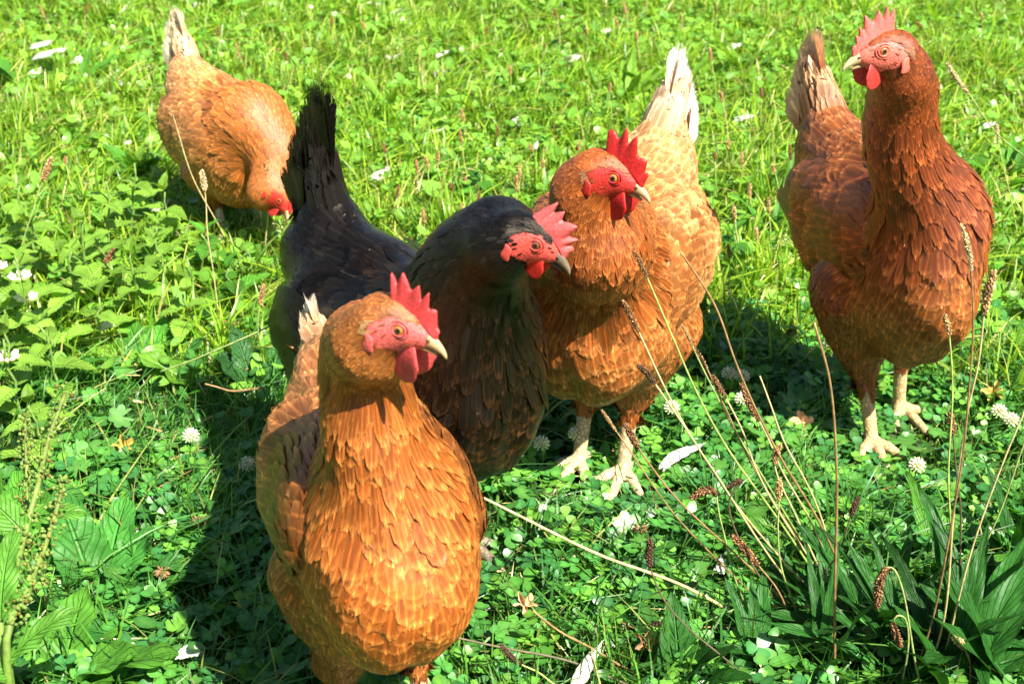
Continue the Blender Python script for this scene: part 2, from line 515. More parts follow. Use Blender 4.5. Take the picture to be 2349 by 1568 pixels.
def feather_cards(P, D, N, L, Wd, lift, curl, base, tip, edge=0.5, rag=0.06, sink=0.0015, wprof=None, camber=.10, rs=rng):
    """vectorised feather meshes: P root, D direction, N outward, all (n,3)"""
    n = len(P)
    if n == 0:
        return np.zeros((0, 3)), np.zeros((0, 4), int), np.zeros((0, 3)), np.zeros((0, 2))
    wp = WPROF if wprof is None else np.asarray(wprof)
    nr, nc = len(ROWS), len(COLS)
    S = norm(np.cross(D, N))
    L = np.broadcast_to(np.asarray(L, float), (n,)); Wd = np.broadcast_to(np.asarray(Wd, float), (n,))
    lift = np.broadcast_to(np.asarray(lift, float), (n,)); curl = np.broadcast_to(np.asarray(curl, float), (n,))
    v = np.broadcast_to(ROWS[None, :, None], (n, nr, nc)).copy()
    u = np.broadcast_to(COLS[None, None, :], (n, nr, nc)).copy()
    rg = np.broadcast_to(np.asarray(rag, float), (n,))
    amp = np.array([0, 0, .2, .4, .8, 1.2, 1.6])[None, :, None]
    v = v + rs.normal(0, 1, v.shape) * rg[:, None, None] * amp
    v = v - (np.abs(u) ** 2) * np.array([0, 0, 0, .02, .05, .10, .16])[None, :, None]
    uu = u * wp[None, :, None] * (1 + rs.normal(0, .6, v.shape) * rg[:, None, None])
    x = v * L[:, None, None]
    y = uu * Wd[:, None, None] * .5
    z = -np.minimum(sink, .05 * L)[:, None, None] + lift[:, None, None] * x - curl[:, None, None] * v ** 2 * L[:, None, None] - camber * (uu ** 2) * Wd[:, None, None] * .5
    V = P[:, None, None] + D[:, None, None] * x[..., None] + S[:, None, None] * y[..., None] + N[:, None, None] * z[..., None]
    e = np.clip(np.maximum((ROWS[:, None] - .78) / .20, (np.abs(COLS)[None] - .5) * .9 * (ROWS[:, None] > .3)), 0, 1) + .15 * np.clip((ROWS[:, None] - .5) * 2, 0, 1)
    e = np.clip(e, 0, 1)
    e = (e[None] * edge)[..., None] if np.ndim(edge) == 0 else e[None, ..., None] * np.asarray(edge)[:, None, None, None]
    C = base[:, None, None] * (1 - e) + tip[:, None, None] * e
    C = np.broadcast_to(C, V.shape)
    i, j = np.meshgrid(np.arange(nr - 1), np.arange(nc - 1), indexing='ij')
    q = np.stack([i * nc + j, i * nc + j + 1, (i + 1) * nc + j + 1, (i + 1) * nc + j], -1).reshape(-1, 4)
    Fq = (q[None] + (np.arange(n) * nr * nc)[:, None, None]).reshape(-1, 4)
    UV = np.stack([(u + 1) / 2, np.broadcast_to(ROWS[None, :, None], u.shape)], -1)
    return V.reshape(-1, 3), Fq, C.reshape(-1, 3), UV.reshape(-1, 2)


def sample_surface(V, Fq, n, rs):
    a, b, c, d = (V[Fq[:, i]] for i in range(4))
    ar = np.linalg.norm(np.cross(c - a, d - b), axis=1)
    f = rs.choice(len(Fq), n, p=ar / ar.sum())
    s, t = rs.random(n)[:, None], rs.random(n)[:, None]
    return (a[f] * (1 - s) + b[f] * s) * (1 - t) + (d[f] * (1 - s) + c[f] * s) * t


def thin(P, sp, rs):
    """keep at most one point per cell whose size follows sp (quantised)"""
    keep = []
    lev = np.round(np.log2(sp / 0.002) * 2) / 2
    for L in np.unique(lev):
        m = np.where(lev == L)[0]
        c = 0.002 * 2 ** L
        k = np.floor(P[m] / c + 100).astype(np.int64)
        key = k[:, 0] * 1000003 + k[:, 1] * 1009 * 1009 + k[:, 2]
        _, first = np.unique(key, return_index=True)
        keep.append(m[first])
    return np.concatenate(keep)


# ------------------------------------------------------------------ hens
def ellipsoid(mb, c, ax, r, col, nu=14, nv=10, m=0, shape=None):
    """ax: 3 unit axes rows; shape(x,y,z)->x,y,z warp in the unit frame"""
    th = np.linspace(0, np.pi, nv)
    ph = np.linspace(0, 2 * np.pi, nu, endpoint=False)
    T, Ph = np.meshgrid(th, ph, indexing='ij')
    x, y, z = np.sin(T) * np.cos(Ph), np.sin(T) * np.sin(Ph), np.cos(T)
    if shape: x, y, z = shape(x, y, z)
    V = c + (x * r[0])[..., None] * ax[0] + (y * r[1])[..., None] * ax[1] + (z * r[2])[..., None] * ax[2]
    i, j = np.meshgrid(np.arange(nv - 1), np.arange(nu), indexing='ij')
    q = np.stack([i * nu + j, (i + 1) * nu + j, (i + 1) * nu + (j + 1) % nu, i * nu + (j + 1) % nu], -1).reshape(-1, 4)
    mb.add(V.reshape(-1, 3), [q], col, None, m)


def make_hen(c):
    rs = np.random.default_rng(c['seed'])
    loc = np.array(c['foot']); yaw = c['yaw']; sc = c.get('scale', 1.0)
    cy, sy = math.cos(yaw), math.sin(yaw)
    R = np.array([[cy, sy, 0], [-sy, cy, 0], [0, 0, 1]])       # world -> local rotation

    def toL(p): return R @ (np.asarray(p) - loc) / sc
    def toLd(v): return R @ np.asarray(v, float)

    root = empty('hen', tuple(loc), yaw, sc)
    tag(root, c['label'], 'hen', 'hens foraging in the meadow')
    pit = math.radians(c.get('pitch', 0)); cp, sp_ = math.cos(pit), math.sin(pit)
    raise_ = c.get('raise_', 0.0)

    def RB(v):
        v = np.asarray(v, float)
        return np.array((v[0] * cp + v[2] * sp_, v[1], -v[0] * sp_ + v[2] * cp))
    def BP(x, y, z): return RB((x, y, z - .22)) + np.array((0, 0, .22 + raise_))
    wid = c.get('width', 1.0)
    lat = np.array((0, 1.0, 0)); sq = 1.0 / wid
    K = dict(c['col'])
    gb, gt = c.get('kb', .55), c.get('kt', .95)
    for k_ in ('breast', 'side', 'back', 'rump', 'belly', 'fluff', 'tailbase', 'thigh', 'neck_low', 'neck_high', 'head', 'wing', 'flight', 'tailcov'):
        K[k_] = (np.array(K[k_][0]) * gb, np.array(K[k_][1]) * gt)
    for k_ in ('breast', 'side', 'back', 'rump', 'belly', 'fluff', 'tailbase', 'thigh', 'neck_low', 'neck_high', 'head', 'wing', 'tailcov'):
        K[k_] = tuple(np.array(v_) * np.array(c.get('cm', (1, 1, 1))) for v_ in K[k_])
    K['ear'] = np.array(K['ear']) * .6
    K['iris'] = np.array(K['iris']) * np.array((.55, .42, .5)); K['iris_in'] = np.array(K['iris_in']) * np.array((.55, .42, .5))
    K['beak'] = (np.array(K['beak'][0]) * (.62, .55, .45), np.array(K['beak'][1]) * (.72, .66, .55))
    K['leg'] = K['leg'] * .8
    for k_ in ('face', 'comb', 'wattle'): K[k_] = np.array(K[k_]) * np.array((.80, .62, .62))
    pr = []

    def P_(a, b, r1, r2, key, **kw):
        col = K[key]
        p = Prim(a, b, r1, r2, base=col[0], tip=col[1], region=key, **kw)
        pr.append(p); return p
    yp = .028
    P_(BP(.060, 0, .236), BP(.050, 0, .250), .090, .086, 'breast', lat=lat, sq=sq, flow=RB((-.35, 0, -1)), L=.034, W=.0185, sp=.0108, lift=.05, rag=.035)
    P_(BP(.045, 0, .250), BP(-.06, 0, .262), .090, .081, 'side', lat=lat, sq=sq, k=.03, flow=RB((-1, 0, -.45)), L=.042, W=.024, sp=.0140, lift=.05, rag=.035)
    P_(BP(.02, 0, .292), BP(-.08, 0, .302), .050, .048, 'back', lat=lat, sq=.9 * sq, k=.03, flow=RB((-1, 0, -.05)), L=.040, W=.023, sp=.0130, lift=.06, rag=.04)
    P_(BP(-.08, 0, .285), BP(-.130, 0, .315), .072, .052, 'rump', lat=lat, sq=sq, k=.03, flow=RB((-1, 0, .35)), L=.040, W=.020, sp=.0115, lift=.09, rag=.1)
    bz = c.get('bz', 0)
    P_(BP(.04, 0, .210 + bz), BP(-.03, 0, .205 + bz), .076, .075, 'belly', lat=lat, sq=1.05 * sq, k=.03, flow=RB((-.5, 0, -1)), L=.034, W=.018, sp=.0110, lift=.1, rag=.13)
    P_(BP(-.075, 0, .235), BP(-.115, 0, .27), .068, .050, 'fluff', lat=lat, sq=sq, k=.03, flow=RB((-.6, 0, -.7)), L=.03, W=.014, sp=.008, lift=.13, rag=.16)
    ta = math.radians(c.get('tail_ang', 58)); tdir = RB((-math.cos(ta), 0, math.sin(ta)))
    TB = BP(-.133, 0, .325)
    P_(TB, TB + tdir * .055, .046, .020, 'tailbase', lat=lat, sq=1.35, k=.035, flow=tdir, L=.045, W=.018, sp=.009, lift=.05)
    # thighs, shanks, toes
    legs = c['legs']
    feet_dirs = []
    for si, lg in zip((-1, 1), legs):
        hock = np.array(lg['hock']); foot = np.array(lg['foot'])
        top = BP(.0, si * .048 * wid, .20)
        P_(top, hock + np.array((-.004, 0, .010)), .054, .0225, 'thigh', k=.018, flow=norm(hock - top + np.array((-.01, 0, -.02))), L=.026, W=.0095, sp=.0058, lift=.11, rag=.16)
        pr.append(Prim(hock + np.array((0, 0, .03)), hock, .010, .0095, k=.006, feather=False, region='leg'))
        pr.append(Prim(hock, foot + np.array((0, 0, .012)), .0088, .0074, k=.004, feather=False, region='leg'))
        a0 = lg.get('ang', 0)
        fz = np.array((0, 0, .012))
        for da, ll in ((-38, .043), (0, .054), (38, .043), (165, .022)):
            a = math.radians(a0 + da)
            dd = np.array((math.cos(a), math.sin(a), 0))
            m1 = foot + dd * ll * .5 + np.array((0, 0, .0095)); m2 = foot + dd * ll + np.array((0, 0, .004))
            pr.append(Prim(foot + fz * .8, m1, .0072, .0058, k=.003, feather=False, region='leg'))
            pr.append(Prim(m1, m2, .0062, .0046, k=.002, feather=False, region='leg'))
            pr.append(Prim(m2, m2 + dd * .011 + np.array((0, 0, -.003)), .0034, .0012, k=.001, feather=False, region='claw'))
    # head frame
    H = toL(c['head'])
    hx = norm(toLd(c['head_dir']))
    up = toLd(c.get('head_up', (0, 0, 1)))
    hz = norm(up - hx * up.dot(hx)); hy = np.cross(hz, hx)
    hs = c.get('hs', 1.0)
    def HF(x, y, z): return H + (hx * x + hy * y + hz * z) * hs
    # neck
    N0 = BP(.070, 0, .278); N1 = BP(.084, 0, .312) + np.array(c.get('n1', (0, 0, 0)))
    Hn = HF(-.016, 0, -.010); Hn2 = HF(-.020, 0, -.030)
    ctrl = [N0, N1] + [toL(p) for p in c.get('neck', [])] + [Hn2 if c.get('use_n2', True) else Hn, Hn]
    NS = 9
    npts = spline(ctrl, NS)
    rad = np.interp(np.linspace(0, 1, NS), [0, .25, .5, .75, 1.0], c.get('neck_r', [.066, .055, .042, .032, .021]))
    for i in range(NS - 1):
        t = i / (NS - 2)
        k0, k1 = K['neck_low'], K['neck_high']
        base = np.array(k0[0]) * (1 - t) + np.array(k1[0]) * t; tip = np.array(k0[1]) * (1 - t) + np.array(k1[1]) * t
        pr.append(Prim(npts[i], npts[i + 1], rad[i], rad[i + 1], k=.03 if i < 2 else .012, flow=npts[i] - npts[i + 1] + np.array((0, 0, -.002)),
                       L=.044 * (1 - t) + .017 * t, W=.0125 * (1 - t) + .0050 * t, sp=.0076 * (1 - t) + .0030 * t, base=base, tip=tip,
                       lift=.05, region='neck', rag=.09))
    hk = K['head']
    hk_ = dict(base=hk[0], tip=hk[1], region='head', flow=-hx - hz * .25, L=.0075, W=.0034, sp=.0024, lift=.10, rag=.08)
    pr.append(Prim(HF(-.004, 0, .001), HF(-.012, 0, -.005), .0165 * hs, .0172 * hs, k=.010, **hk_, lat=hy, sq=1.12))
    pr.append(Prim(HF(.010, 0, -.001), HF(.004, 0, -.002), .0145 * hs, .0165 * hs, k=.008, **hk_, lat=hy, sq=1.15))
    pr.append(Prim(HF(.008, 0, -.009), HF(-.004, 0, -.012), .0115 * hs, .0135 * hs, k=.008, **hk_, lat=hy, sq=1.05))
    pr.append(Prim(HF(.022, 0, -.003), HF(.012, 0, -.003), .0088 * hs, .012 * hs, k=.006, **hk_, lat=hy, sq=1.1))

    pr[0].seed = c['seed'] * 1.7
    V, Q = surface_net(pr, c.get('res', .0026))
    # ---- regions of the skin
    def weights(P, s=.010):
        Dm = np.stack([p.d(P) for p in pr], 1)
        mn = Dm.min(1, keepdims=True)
        w = np.exp(-(Dm - mn) / s)
        return Dm, w / w.sum(1, keepdims=True)

    def headco(P):
        q = (P - H) / hs
        return np.stack([q @ hx, q @ hy, q @ hz], -1)

    def face_mask(hc):
        x, y, z = hc[:, 0], hc[:, 1], hc[:, 2]
        e = ((x - .0060) / .0215) ** 2 + ((z + .0035) / .0150) ** 2 + .12 * np.sin(z * 900) * np.sin(x * 700)
        lores = (x > .019)
        chin = (x > .006) & (z < -.010) & (z > -.024)
        near = (np.abs(y) < .024) & (np.abs(x) < .05) & (np.abs(z) < .03)
        side = np.abs(y) > .0055
        crest = (z > .012 - .3 * np.abs(y)) & (x > -.004) & (np.abs(y) < .004)
        return near & (((e < 1) & side) | lores | (chin & (x > .008)) | crest)
    regs = np.array([p.region for p in pr])
    bases = np.array([p.base for p in pr]); tips = np.array([p.tip for p in pr])
    Dm, w = weights(V)
    hard = Dm.argmin(1)
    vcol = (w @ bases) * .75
    legm = np.isin(regs[hard], ('leg', 'claw'))
    vcol[legm] = K['leg'] * (1 + rs.normal(0, .05, (legm.sum(), 1)))
    vcol[regs[hard] == 'claw'] = (.32, .24, .15)
    hcV = headco(V)
    fm = face_mask(hcV) & ~legm
    n_ = rs.normal(0, .06, (fm.sum(), 1))
    vcol[fm] = np.array(K['face']) * (1 + n_)
    midx = np.zeros(len(Q), int)
    qc = V[Q].mean(1)
    hq = legm[Q].sum(1) >= 2
    midx[fm[Q].sum(1) >= 2] = 1
    midx[hq] = 2
    mesh_obj('body', V, [Q], vcol, None, (M_UNDER, M_SKIN, M_LEG), midx, root)

    # ---- plumage
    P = sample_surface(V, Q, c.get('nsamp', 90000), rs)
    Dm, w = weights(P, .012)
    hard = Dm.argmin(1)
    ok = np.array([p.feather for p in pr])[hard]
    hc = headco(P)
    fmk = face_mask(hc)
    bristle = fmk & (rs.random(len(P)) < .045) & (np.abs(hc[:, 0] - .0075) + np.abs(hc[:, 2] - .0028) > .0085)
    ok &= ~fmk | bristle
    P, w, hard, hc, bristle = P[ok], w[ok], hard[ok], hc[ok], bristle[ok]
    fe = np.array([p.feather for p in pr])
    w = w * fe; w /= w.sum(1, keepdims=True)
    ih = (regs[hard] == 'head') & (hc[:, 0] > -.014)
    hd = (regs == 'head').astype(float)
    w[ih] = w[ih] * (hd * .93 + .07); w[ih] /= w[ih].sum(1, keepdims=True)
    par = np.array([[p.L, p.W, p.sp, p.lift, p.rag, .5 * (p.r1 + p.r2)] for p in pr])
    pv = w @ par
    k = thin(P, pv[:, 2] * c.get('fs', 1.0), rs)
    P, w, pv, hc, hard, bristle = P[k], w[k], pv[k], hc[k], hard[k], bristle[k]
    N = sdf_grad(pr, P)
    cap = ~((regs[hard] == 'tailbase') & ((N @ tdir > .45) | ((P - TB) @ tdir > .040)))
    P, w, pv, hc, hard, N, bristle = P[cap], w[cap], pv[cap], hc[cap], hard[cap], N[cap], bristle[cap]
    fl = norm(w @ np.array([p.flow for p in pr]) + rs.normal(0, .045, P.shape))
    # feathers cannot point into the surface: keep the tangent part
    D = fl - N * (fl * N).sum(1, keepdims=True)
    weak = np.linalg.norm(D, axis=1) < .25
    D[weak] += np.array((-.2, 0, -.35)) - N[weak] * (N[weak] @ np.array((-.2, 0, -.35)))[:, None]
    D = norm(D)
    fluffy = (w * np.isin(regs, ('belly', 'fluff', 'thigh', 'rump', 'tailbase'))).sum(1)
    L = pv[:, 0] * rs.uniform(.8, 1.2, len(P)); Wd = pv[:, 1] * rs.uniform(.8, 1.2, len(P))
    L[bristle] *= .45; Wd[bristle] *= .30
    cape = (regs[hard] == 'neck') & (rs.random(len(P)) < .28) & (pv[:, 0] > .024)
    L[cape] *= 1.3
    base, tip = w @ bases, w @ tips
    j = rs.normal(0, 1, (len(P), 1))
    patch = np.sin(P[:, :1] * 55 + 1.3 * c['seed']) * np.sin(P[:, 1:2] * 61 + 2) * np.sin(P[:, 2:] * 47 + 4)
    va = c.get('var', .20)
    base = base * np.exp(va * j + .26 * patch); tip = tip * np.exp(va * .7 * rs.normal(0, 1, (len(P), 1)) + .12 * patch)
    # tan ear tuft behind the eye
    ear = (np.abs(hc[:, 0] + .0145) < .0045) & (np.abs(hc[:, 2] + .001) < .0055) & (np.abs(hc[:, 1]) > .008)
    base[ear] = K['ear'] * .7 + base[ear] * .3; tip[ear] = K['ear'] * 1.3
    L[ear] = .0085 * hs * rs.uniform(.8, 1.2, ear.sum()); Wd[ear] = .0035 * hs
    edge = c.get('edge', .6) * rs.uniform(.55, 1.25, len(P))
    odd = (rs.random(len(P)) < c.get('odd', .0)) & (regs[hard] == 'neck') & (hc[:, 0] ** 2 + hc[:, 2] ** 2 > .04 ** 2)
    base[odd] = K.get('odd', (.3, .1, .03)); tip[odd] = np.array(K.get('odd', (.3, .1, .03))) * 1.4
    dtip = sdf(pr, P + D * L[:, None])
    want = .036 + .006 * rs.random(len(P)) + .035 * np.isin(regs[hard], ('neck',)) * rs.random(len(P)) ** 2 + .045 * cape + .07 * fluffy * rs.random(len(P)) ** 2
    lift = want
    curl = np.clip(dtip / L, -.4, .6)
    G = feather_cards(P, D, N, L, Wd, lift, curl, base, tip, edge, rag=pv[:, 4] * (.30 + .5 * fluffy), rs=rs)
    nv_ = len(ROWS) * len(COLS)
    Vf = G[0].reshape(len(P), nv_, 3)
    vrow = np.repeat(ROWS, len(COLS))[None]
    htar = (lift * L)[:, None] * vrow + .0005 - .0012 * (np.tile(COLS, len(ROWS))[None] ** 2) * (Wd / .02)[:, None] * .5
    lim = np.where(np.isin(regs[hard], ('tailbase', 'thigh')), .0015, .012)[:, None]
    for it_ in range(2):
        dd = sdf(pr, Vf.reshape(-1, 3)).reshape(len(P), nv_)
        Vf = Vf + N[:, None] * (np.clip(htar - dd, -lim, .012) * .9)[..., None]
    G = (Vf.reshape(-1, 3),) + G[1:]
    o = mesh_obj('plumage', G[0], [G[1]], G[2], G[3], (c['mat'],), None, root, bn=np.repeat(N, len(ROWS) * len(COLS), 0))

    # ---- wings
    for si in (-1, 1):
        ns, nt = 22, 12
        s = np.linspace(-1, 1, ns); t = np.linspace(-1, 1, nt)
        Sg, Tg = np.meshgrid(s, t, indexing='ij')
        half = np.sqrt(np.clip(1 - np.abs(Sg) ** 2.6, 0, 1)) * (1 - .25 * np.clip(Sg, 0, 1))
        xx = -.028 - Sg * .112
        zz = .272 + Tg * half * .060 - Sg * .006 + .010 * np.clip(Sg, 0, 1) ** 2 + c.get('wing_dz', 0)
        X = np.stack([xx, np.zeros_like(xx), zz], -1).reshape(-1, 3)
        X = np.array([BP(*p) for p in X])
        body_pr = pr[:7]
        X[:, 1] = si * .17
        for _ in range(30):
            X[:, 1] -= si * np.clip(sdf(body_pr, X), -.02, .02) * .9
            X[:, 1] = si * np.clip(X[:, 1] * si, .035, .2)
        bul = (1 - np.abs(Sg) ** 2).ravel() * (1 - np.abs(Tg) ** 2).ravel()
        X[:, 1] += si * (.000 + c.get('wing_out', .018) * np.sqrt(np.clip(bul, 0, 1)))
        i, jj = np.meshgrid(np.arange(ns - 1), np.arange(nt - 1), indexing='ij')
        q = np.stack([i * nt + jj, i * nt + jj + 1, (i + 1) * nt + jj + 1, (i + 1) * nt + jj], -1).reshape(-1, 4)
        if si > 0: q = q[:, ::-1]
        kb, kt = np.array(K['wing'][0]), np.array(K['wing'][1])
        mb = MB()
        mb.add(X, [q], kb * .7)
        Pw = sample_surface(X, q, 2600, rs)
        # shell normals from the nearest quad
        a, b, c_, d_ = (X[q[:, m]] for m in range(4))
        qn = norm(np.cross(c_ - a, d_ - b)); qcen = (a + b + c_ + d_) / 4
        if (qn[:, 1] * si).mean() < 0: qn = -qn
        nearest = np.array([np.argmin(((qcen - p) ** 2).sum(1)) for p in Pw])
        rear = np.clip((-(Pw - BP(-.028, 0, .27))[:, 0] / .112 + 1) / 2, 0, 1)
        kk = thin(Pw, .010 + .008 * rear, rs)
        Pw, nearest, rear = Pw[kk], nearest[kk], rear[kk]
        Nw = norm(qn[nearest] + np.array((0, si * .4, 0)))
        fl = norm(RB((-1, 0, -.22)) + rs.normal(0, .05, Pw.shape))
        Dw = norm(fl - Nw * (fl * Nw).sum(1, keepdims=True))
        nW = len(Pw)
        jb = np.exp(va * rs.normal(0, 1, (nW, 1)))
        Lw = (.034 + .026 * rear) * np.clip(.45 + rear * 3, .45, 1) * rs.uniform(.85, 1.15, nW)
        dt_ = sdf(body_pr, Pw + Dw * Lw[:, None]) - sdf(body_pr, Pw)
        G = feather_cards(Pw + Nw * .0025, Dw, Nw, Lw, (.024 + .006 * rear), .16, np.clip(.16 + dt_ / Lw - .13, -.3, .4),
                          kb * jb, kt * jb, c.get('edge', .6), rag=.03, rs=rs)
        mb.add(G[0], [G[1]], G[2], G[3], 1, bn=np.repeat(Nw, len(ROWS) * len(COLS), 0))
        # flight feathers along the lower edge
        nf = 12
        u = np.linspace(0, 1, nf)
        Pf = np.array([BP(-.045 - .055 * a_, 0, .235 + .035 * a_ + c.get('wing_dz', 0)) for a_ in u])
        Pf[:, 1] = si * .16
        for _ in range(30):
            Pf[:, 1] -= si * np.clip(sdf(body_pr, Pf), -.02, .02) * .9
            Pf[:, 1] = si * np.clip(Pf[:, 1] * si, .05, .2)
        Pf[:, 1] += si * np.linspace(.006, .014, nf)
        Nf = norm(np.array([(0, si, .25)] * nf))
        Df = np.array([norm(RB((-1, -si * (.46 - .12 * a_), -.02 - .18 * (1 - a_)))) for a_ in u])
        Tp = Pf + Df * .1
        Tp[:, 1] = si * .16
        for _ in range(30):
            Tp[:, 1] -= si * np.clip(sdf(body_pr, Tp), -.02, .02) * .9
            Tp[:, 1] = si * np.clip(Tp[:, 1] * si, .030, .2)
        Tp[:, 1] += si * np.linspace(.008, .014, nf)
        Df = norm(Tp - Pf)
        Nf = norm(Nf - Df * (Df * Nf).sum(1, keepdims=True))
        fb, ft = np.array(K['flight'][0]), np.array(K['flight'][1])
        jb = np.exp(.1 * rs.normal(0, 1, (nf, 1)))
        G = feather_cards(Pf, Df, Nf, .098, .021, .0, .03, fb * jb, ft * jb, .6, rag=.02, rs=rs)
        mb.add(G[0], [G[1]], G[2], G[3], 1, bn=np.repeat(Nf, len(ROWS) * len(COLS), 0))
        mb.build('wing', (M_UNDER, c['mat']), root)

    # ---- tail
    mb = MB()
    nt_ = 7
    tl = c.get('tail_len', .13)
    for si in (-1, 1):
        for i in range(nt_):
            a = ta + math.radians(9 - c.get('fan', 3.8) * i)
            spl = math.radians(.5 + c.get('splay', 1.7) * i + rs.normal(0, .8)) * si
            d = RB((-math.cos(a) * math.cos(spl), math.sin(spl), math.sin(a) * math.cos(spl)))
            p0 = TB + tdir * .035 + lat * si * (.003 + .0022 * i) - RB((0, 0, 1)) * .003 * i
            nn = norm(lat * si * 1.0 + RB((.2, 0, .25)))
            nn = norm(nn - d * nn.dot(d))
            ln = tl * (1 - .075 * i) * rs.uniform(.97, 1.03)
            kb, kt = np.array(K['tail'][0]), np.array(K['tail'][1])
            b = kb * math.exp(rs.normal(0, .08))
            rws = np.linspace(0, 1, 6)
            G = feather_cards(p0[None], d[None], nn[None], ln, c.get('tail_w', .042), .0, .04 + .02 * i / nt_, b[None], kt[None], 1.0, rag=.025, sink=0,
                              wprof=[.4, .7, .95, 1.0, .98, .86, .60], rs=rs)
            # pale towards the end of the vane
            vv = np.clip(G[3][:, 1:2] * 1.7 - c.get('tail_t', .5), 0, 1)
            C = b * (1 - vv) + kt * vv
            mb.add(G[0], [G[1]], C, G[3], 0)
    # loose coverts all round the root of the tail
    nc_ = c.get('ncov', 130)
    perp = RB((math.sin(ta), 0, math.cos(ta)))
    hcv = rs.random(nc_) ** .8; phi = rs.uniform(0, 2 * np.pi, nc_)
    rad_ = lat[None] * np.cos(phi)[:, None] * .72 + perp[None] * np.sin(phi)[:, None]
    p0 = TB + tdir * (.005 + .058 * hcv)[:, None] + rad_ * (.042 - .026 * hcv)[:, None]
    nn = norm(rad_ / np.array([1, .72, 1]))
    dd_ = norm(tdir - norm(rad_) * (.20 - .14 * hcv)[:, None] + rs.normal(0, .05, (nc_, 3)))
    nn = norm(nn - dd_ * (nn * dd_).sum(1, keepdims=True))
    jj_ = np.exp(rs.normal(0, .13, (nc_, 1)))
    hh_ = hcv[:, None] * c.get('cov_white', .6)
    b = (np.array(K['tailcov'][0]) * (1 - hh_) + np.array(K['tailcov'][1]) * hh_) * jj_
    t_ = (np.array(K['tailcov'][1]) * (1 - hh_ * .6) + np.array(K['tail'][1]) * hh_ * .6) * jj_
    G = feather_cards(p0, dd_, nn, tl * rs.uniform(.38, .62, nc_), .021, .0, .03, b, t_, .9, rag=.09, sink=0, rs=rs)
    mb.add(G[0], [G[1]], G[2], G[3], 0, bn=np.repeat(nn, len(ROWS) * len(COLS), 0) * .6)
    mb.build('tail', (c['mat'],), root)

    # ---- beak
    mb = MB()
    bt, bb = np.array(K['beak'][1]), np.array(K['beak'][0])
    up_ = np.array([HF(*p) for p in ((.016, 0, -.003), (.0235, 0, -.0028), (.0315, 0, -.0036), (.0385, 0, -.0056), (.0440, 0, -.0086), (.0468, 0, -.0120))])
    rz = np.array([.0090, .0082, .0064, .0046, .0028, .0007]) * hs; ry = np.array([.0080, .0068, .0052, .0036, .0021, .0005]) * hs
    cs = np.array([bb * (1 - t) + bt * t for t in np.linspace(0, 1, 6)])
    ptsU = spline(up_, 14); tt = np.linspace(0, 1, 14); t6 = np.linspace(0, 1, 6)
    tube(mb, ptsU, np.stack([np.interp(tt, t6, rz), np.interp(tt, t6, ry)], 1), np.stack([np.interp(tt, t6, cs[:, i]) for i in range(3)], 1), k=14)
    lo_ = spline([HF(.013, 0, -.0105), HF(.028, 0, -.0112), HF(.038, 0, -.0124)], 8)
    tube(mb, lo_, np.stack([np.linspace(.0045, .0012, 8) * hs, np.linspace(.0068, .0012, 8) * hs], 1), bb * .85, k=12)
    for si in (-1, 1):
        ellipsoid(mb, HF(.0295, si * .0049, -.0008), (hx, hy, hz), np.array((.0022, .0012, .0009)) * hs, (.06, .03, .02), 8, 6)
    mb.build('beak', (M_BEAK,), root)

    # ---- comb
    cb = c['comb']
    nT, nS = 120, 9
    bc = spline([(.034, 0, -.0005), (.027, 0, .0065), (.015, 0, .0125), (.001, 0, .0155), (-.012, 0, .0145)], nT)
    ctr = np.array((.002, 0, -.022))
    tT = np.linspace(0, 1, nT)
    env = np.interp(tT, [0, .12, .35, .6, .85, .95, 1], cb.get('env', [.12, .35, .75, 1.0, .95, .75, .30]))
    nsp = cb.get('n', 6)
    tW = tT + .03 * np.sin(tT * 13 + c['seed'] * 2.2)
    ph = (tW * nsp) % 1.0
    jit = 1 + .22 * np.sin(np.floor(tW * nsp) * 2.4 + c['seed'])
    spk = np.clip(1 - np.abs(ph - .5) * 2.5, 0, 1) ** .85 * jit
    hgt = cb.get('h', .026) * env * (.64 + .40 * spk)
    dirs = norm(bc - ctr)
    dirs = norm(dirs + np.array(cb.get('lean', (-.25, 0, .35))))
    fan = (ph - .5)[:, None] * np.array((-.25, 0, .05))
    rowsV = []
    for s_ in np.linspace(-.12, 1, nS):
        sgn = max(s_, 0)
        p = bc + dirs * (hgt * s_)[:, None]
        p = p + np.array((0, 1, 0)) * (cb.get('bend', .0) * sgn ** 2 + cb.get('wave', .0015) * np.sin(tT * 9) * sgn)[..., None]
        th = (cb.get('thick', .0042) * (1 - sgn) ** .6 + .0011) * (.45 + .55 * env)
        rowsV.append((p, th))
    Vc = []
    for p, th in rowsV: Vc.append(p + np.array((0, 1, 0)) * th[:, None] * .8)
    for p, th in rowsV[::-1]: Vc.append(p - np.array((0, 1, 0)) * th[:, None] * .8)
    Vc = np.array(Vc)                       # (2nS, nT, 3)
    Vw = H + (Vc[..., :1] * hx + Vc[..., 1:2] * hy + Vc[..., 2:] * hz) * hs
    m_ = 2 * nS
    i, jj = np.meshgrid(np.arange(m_), np.arange(nT - 1), indexing='ij')
    q = np.stack([i * nT + jj, i * nT + jj + 1, ((i + 1) % m_) * nT + jj + 1, ((i + 1) % m_) * nT + jj], -1).reshape(-1, 4)
    mb = MB()
    cc_ = np.array(K['comb'])
    ss = np.concatenate([np.linspace(0, 1, nS), np.linspace(1, 0, nS)])
    cv = np.repeat((cc_[None] * (1.1 - .25 * ss[:, None]))[:, None], nT, 1)
    mb.add(Vw.reshape(-1, 3), [q], cv.reshape(-1, 3))
    mb.build('comb', (M_COMB,), root)

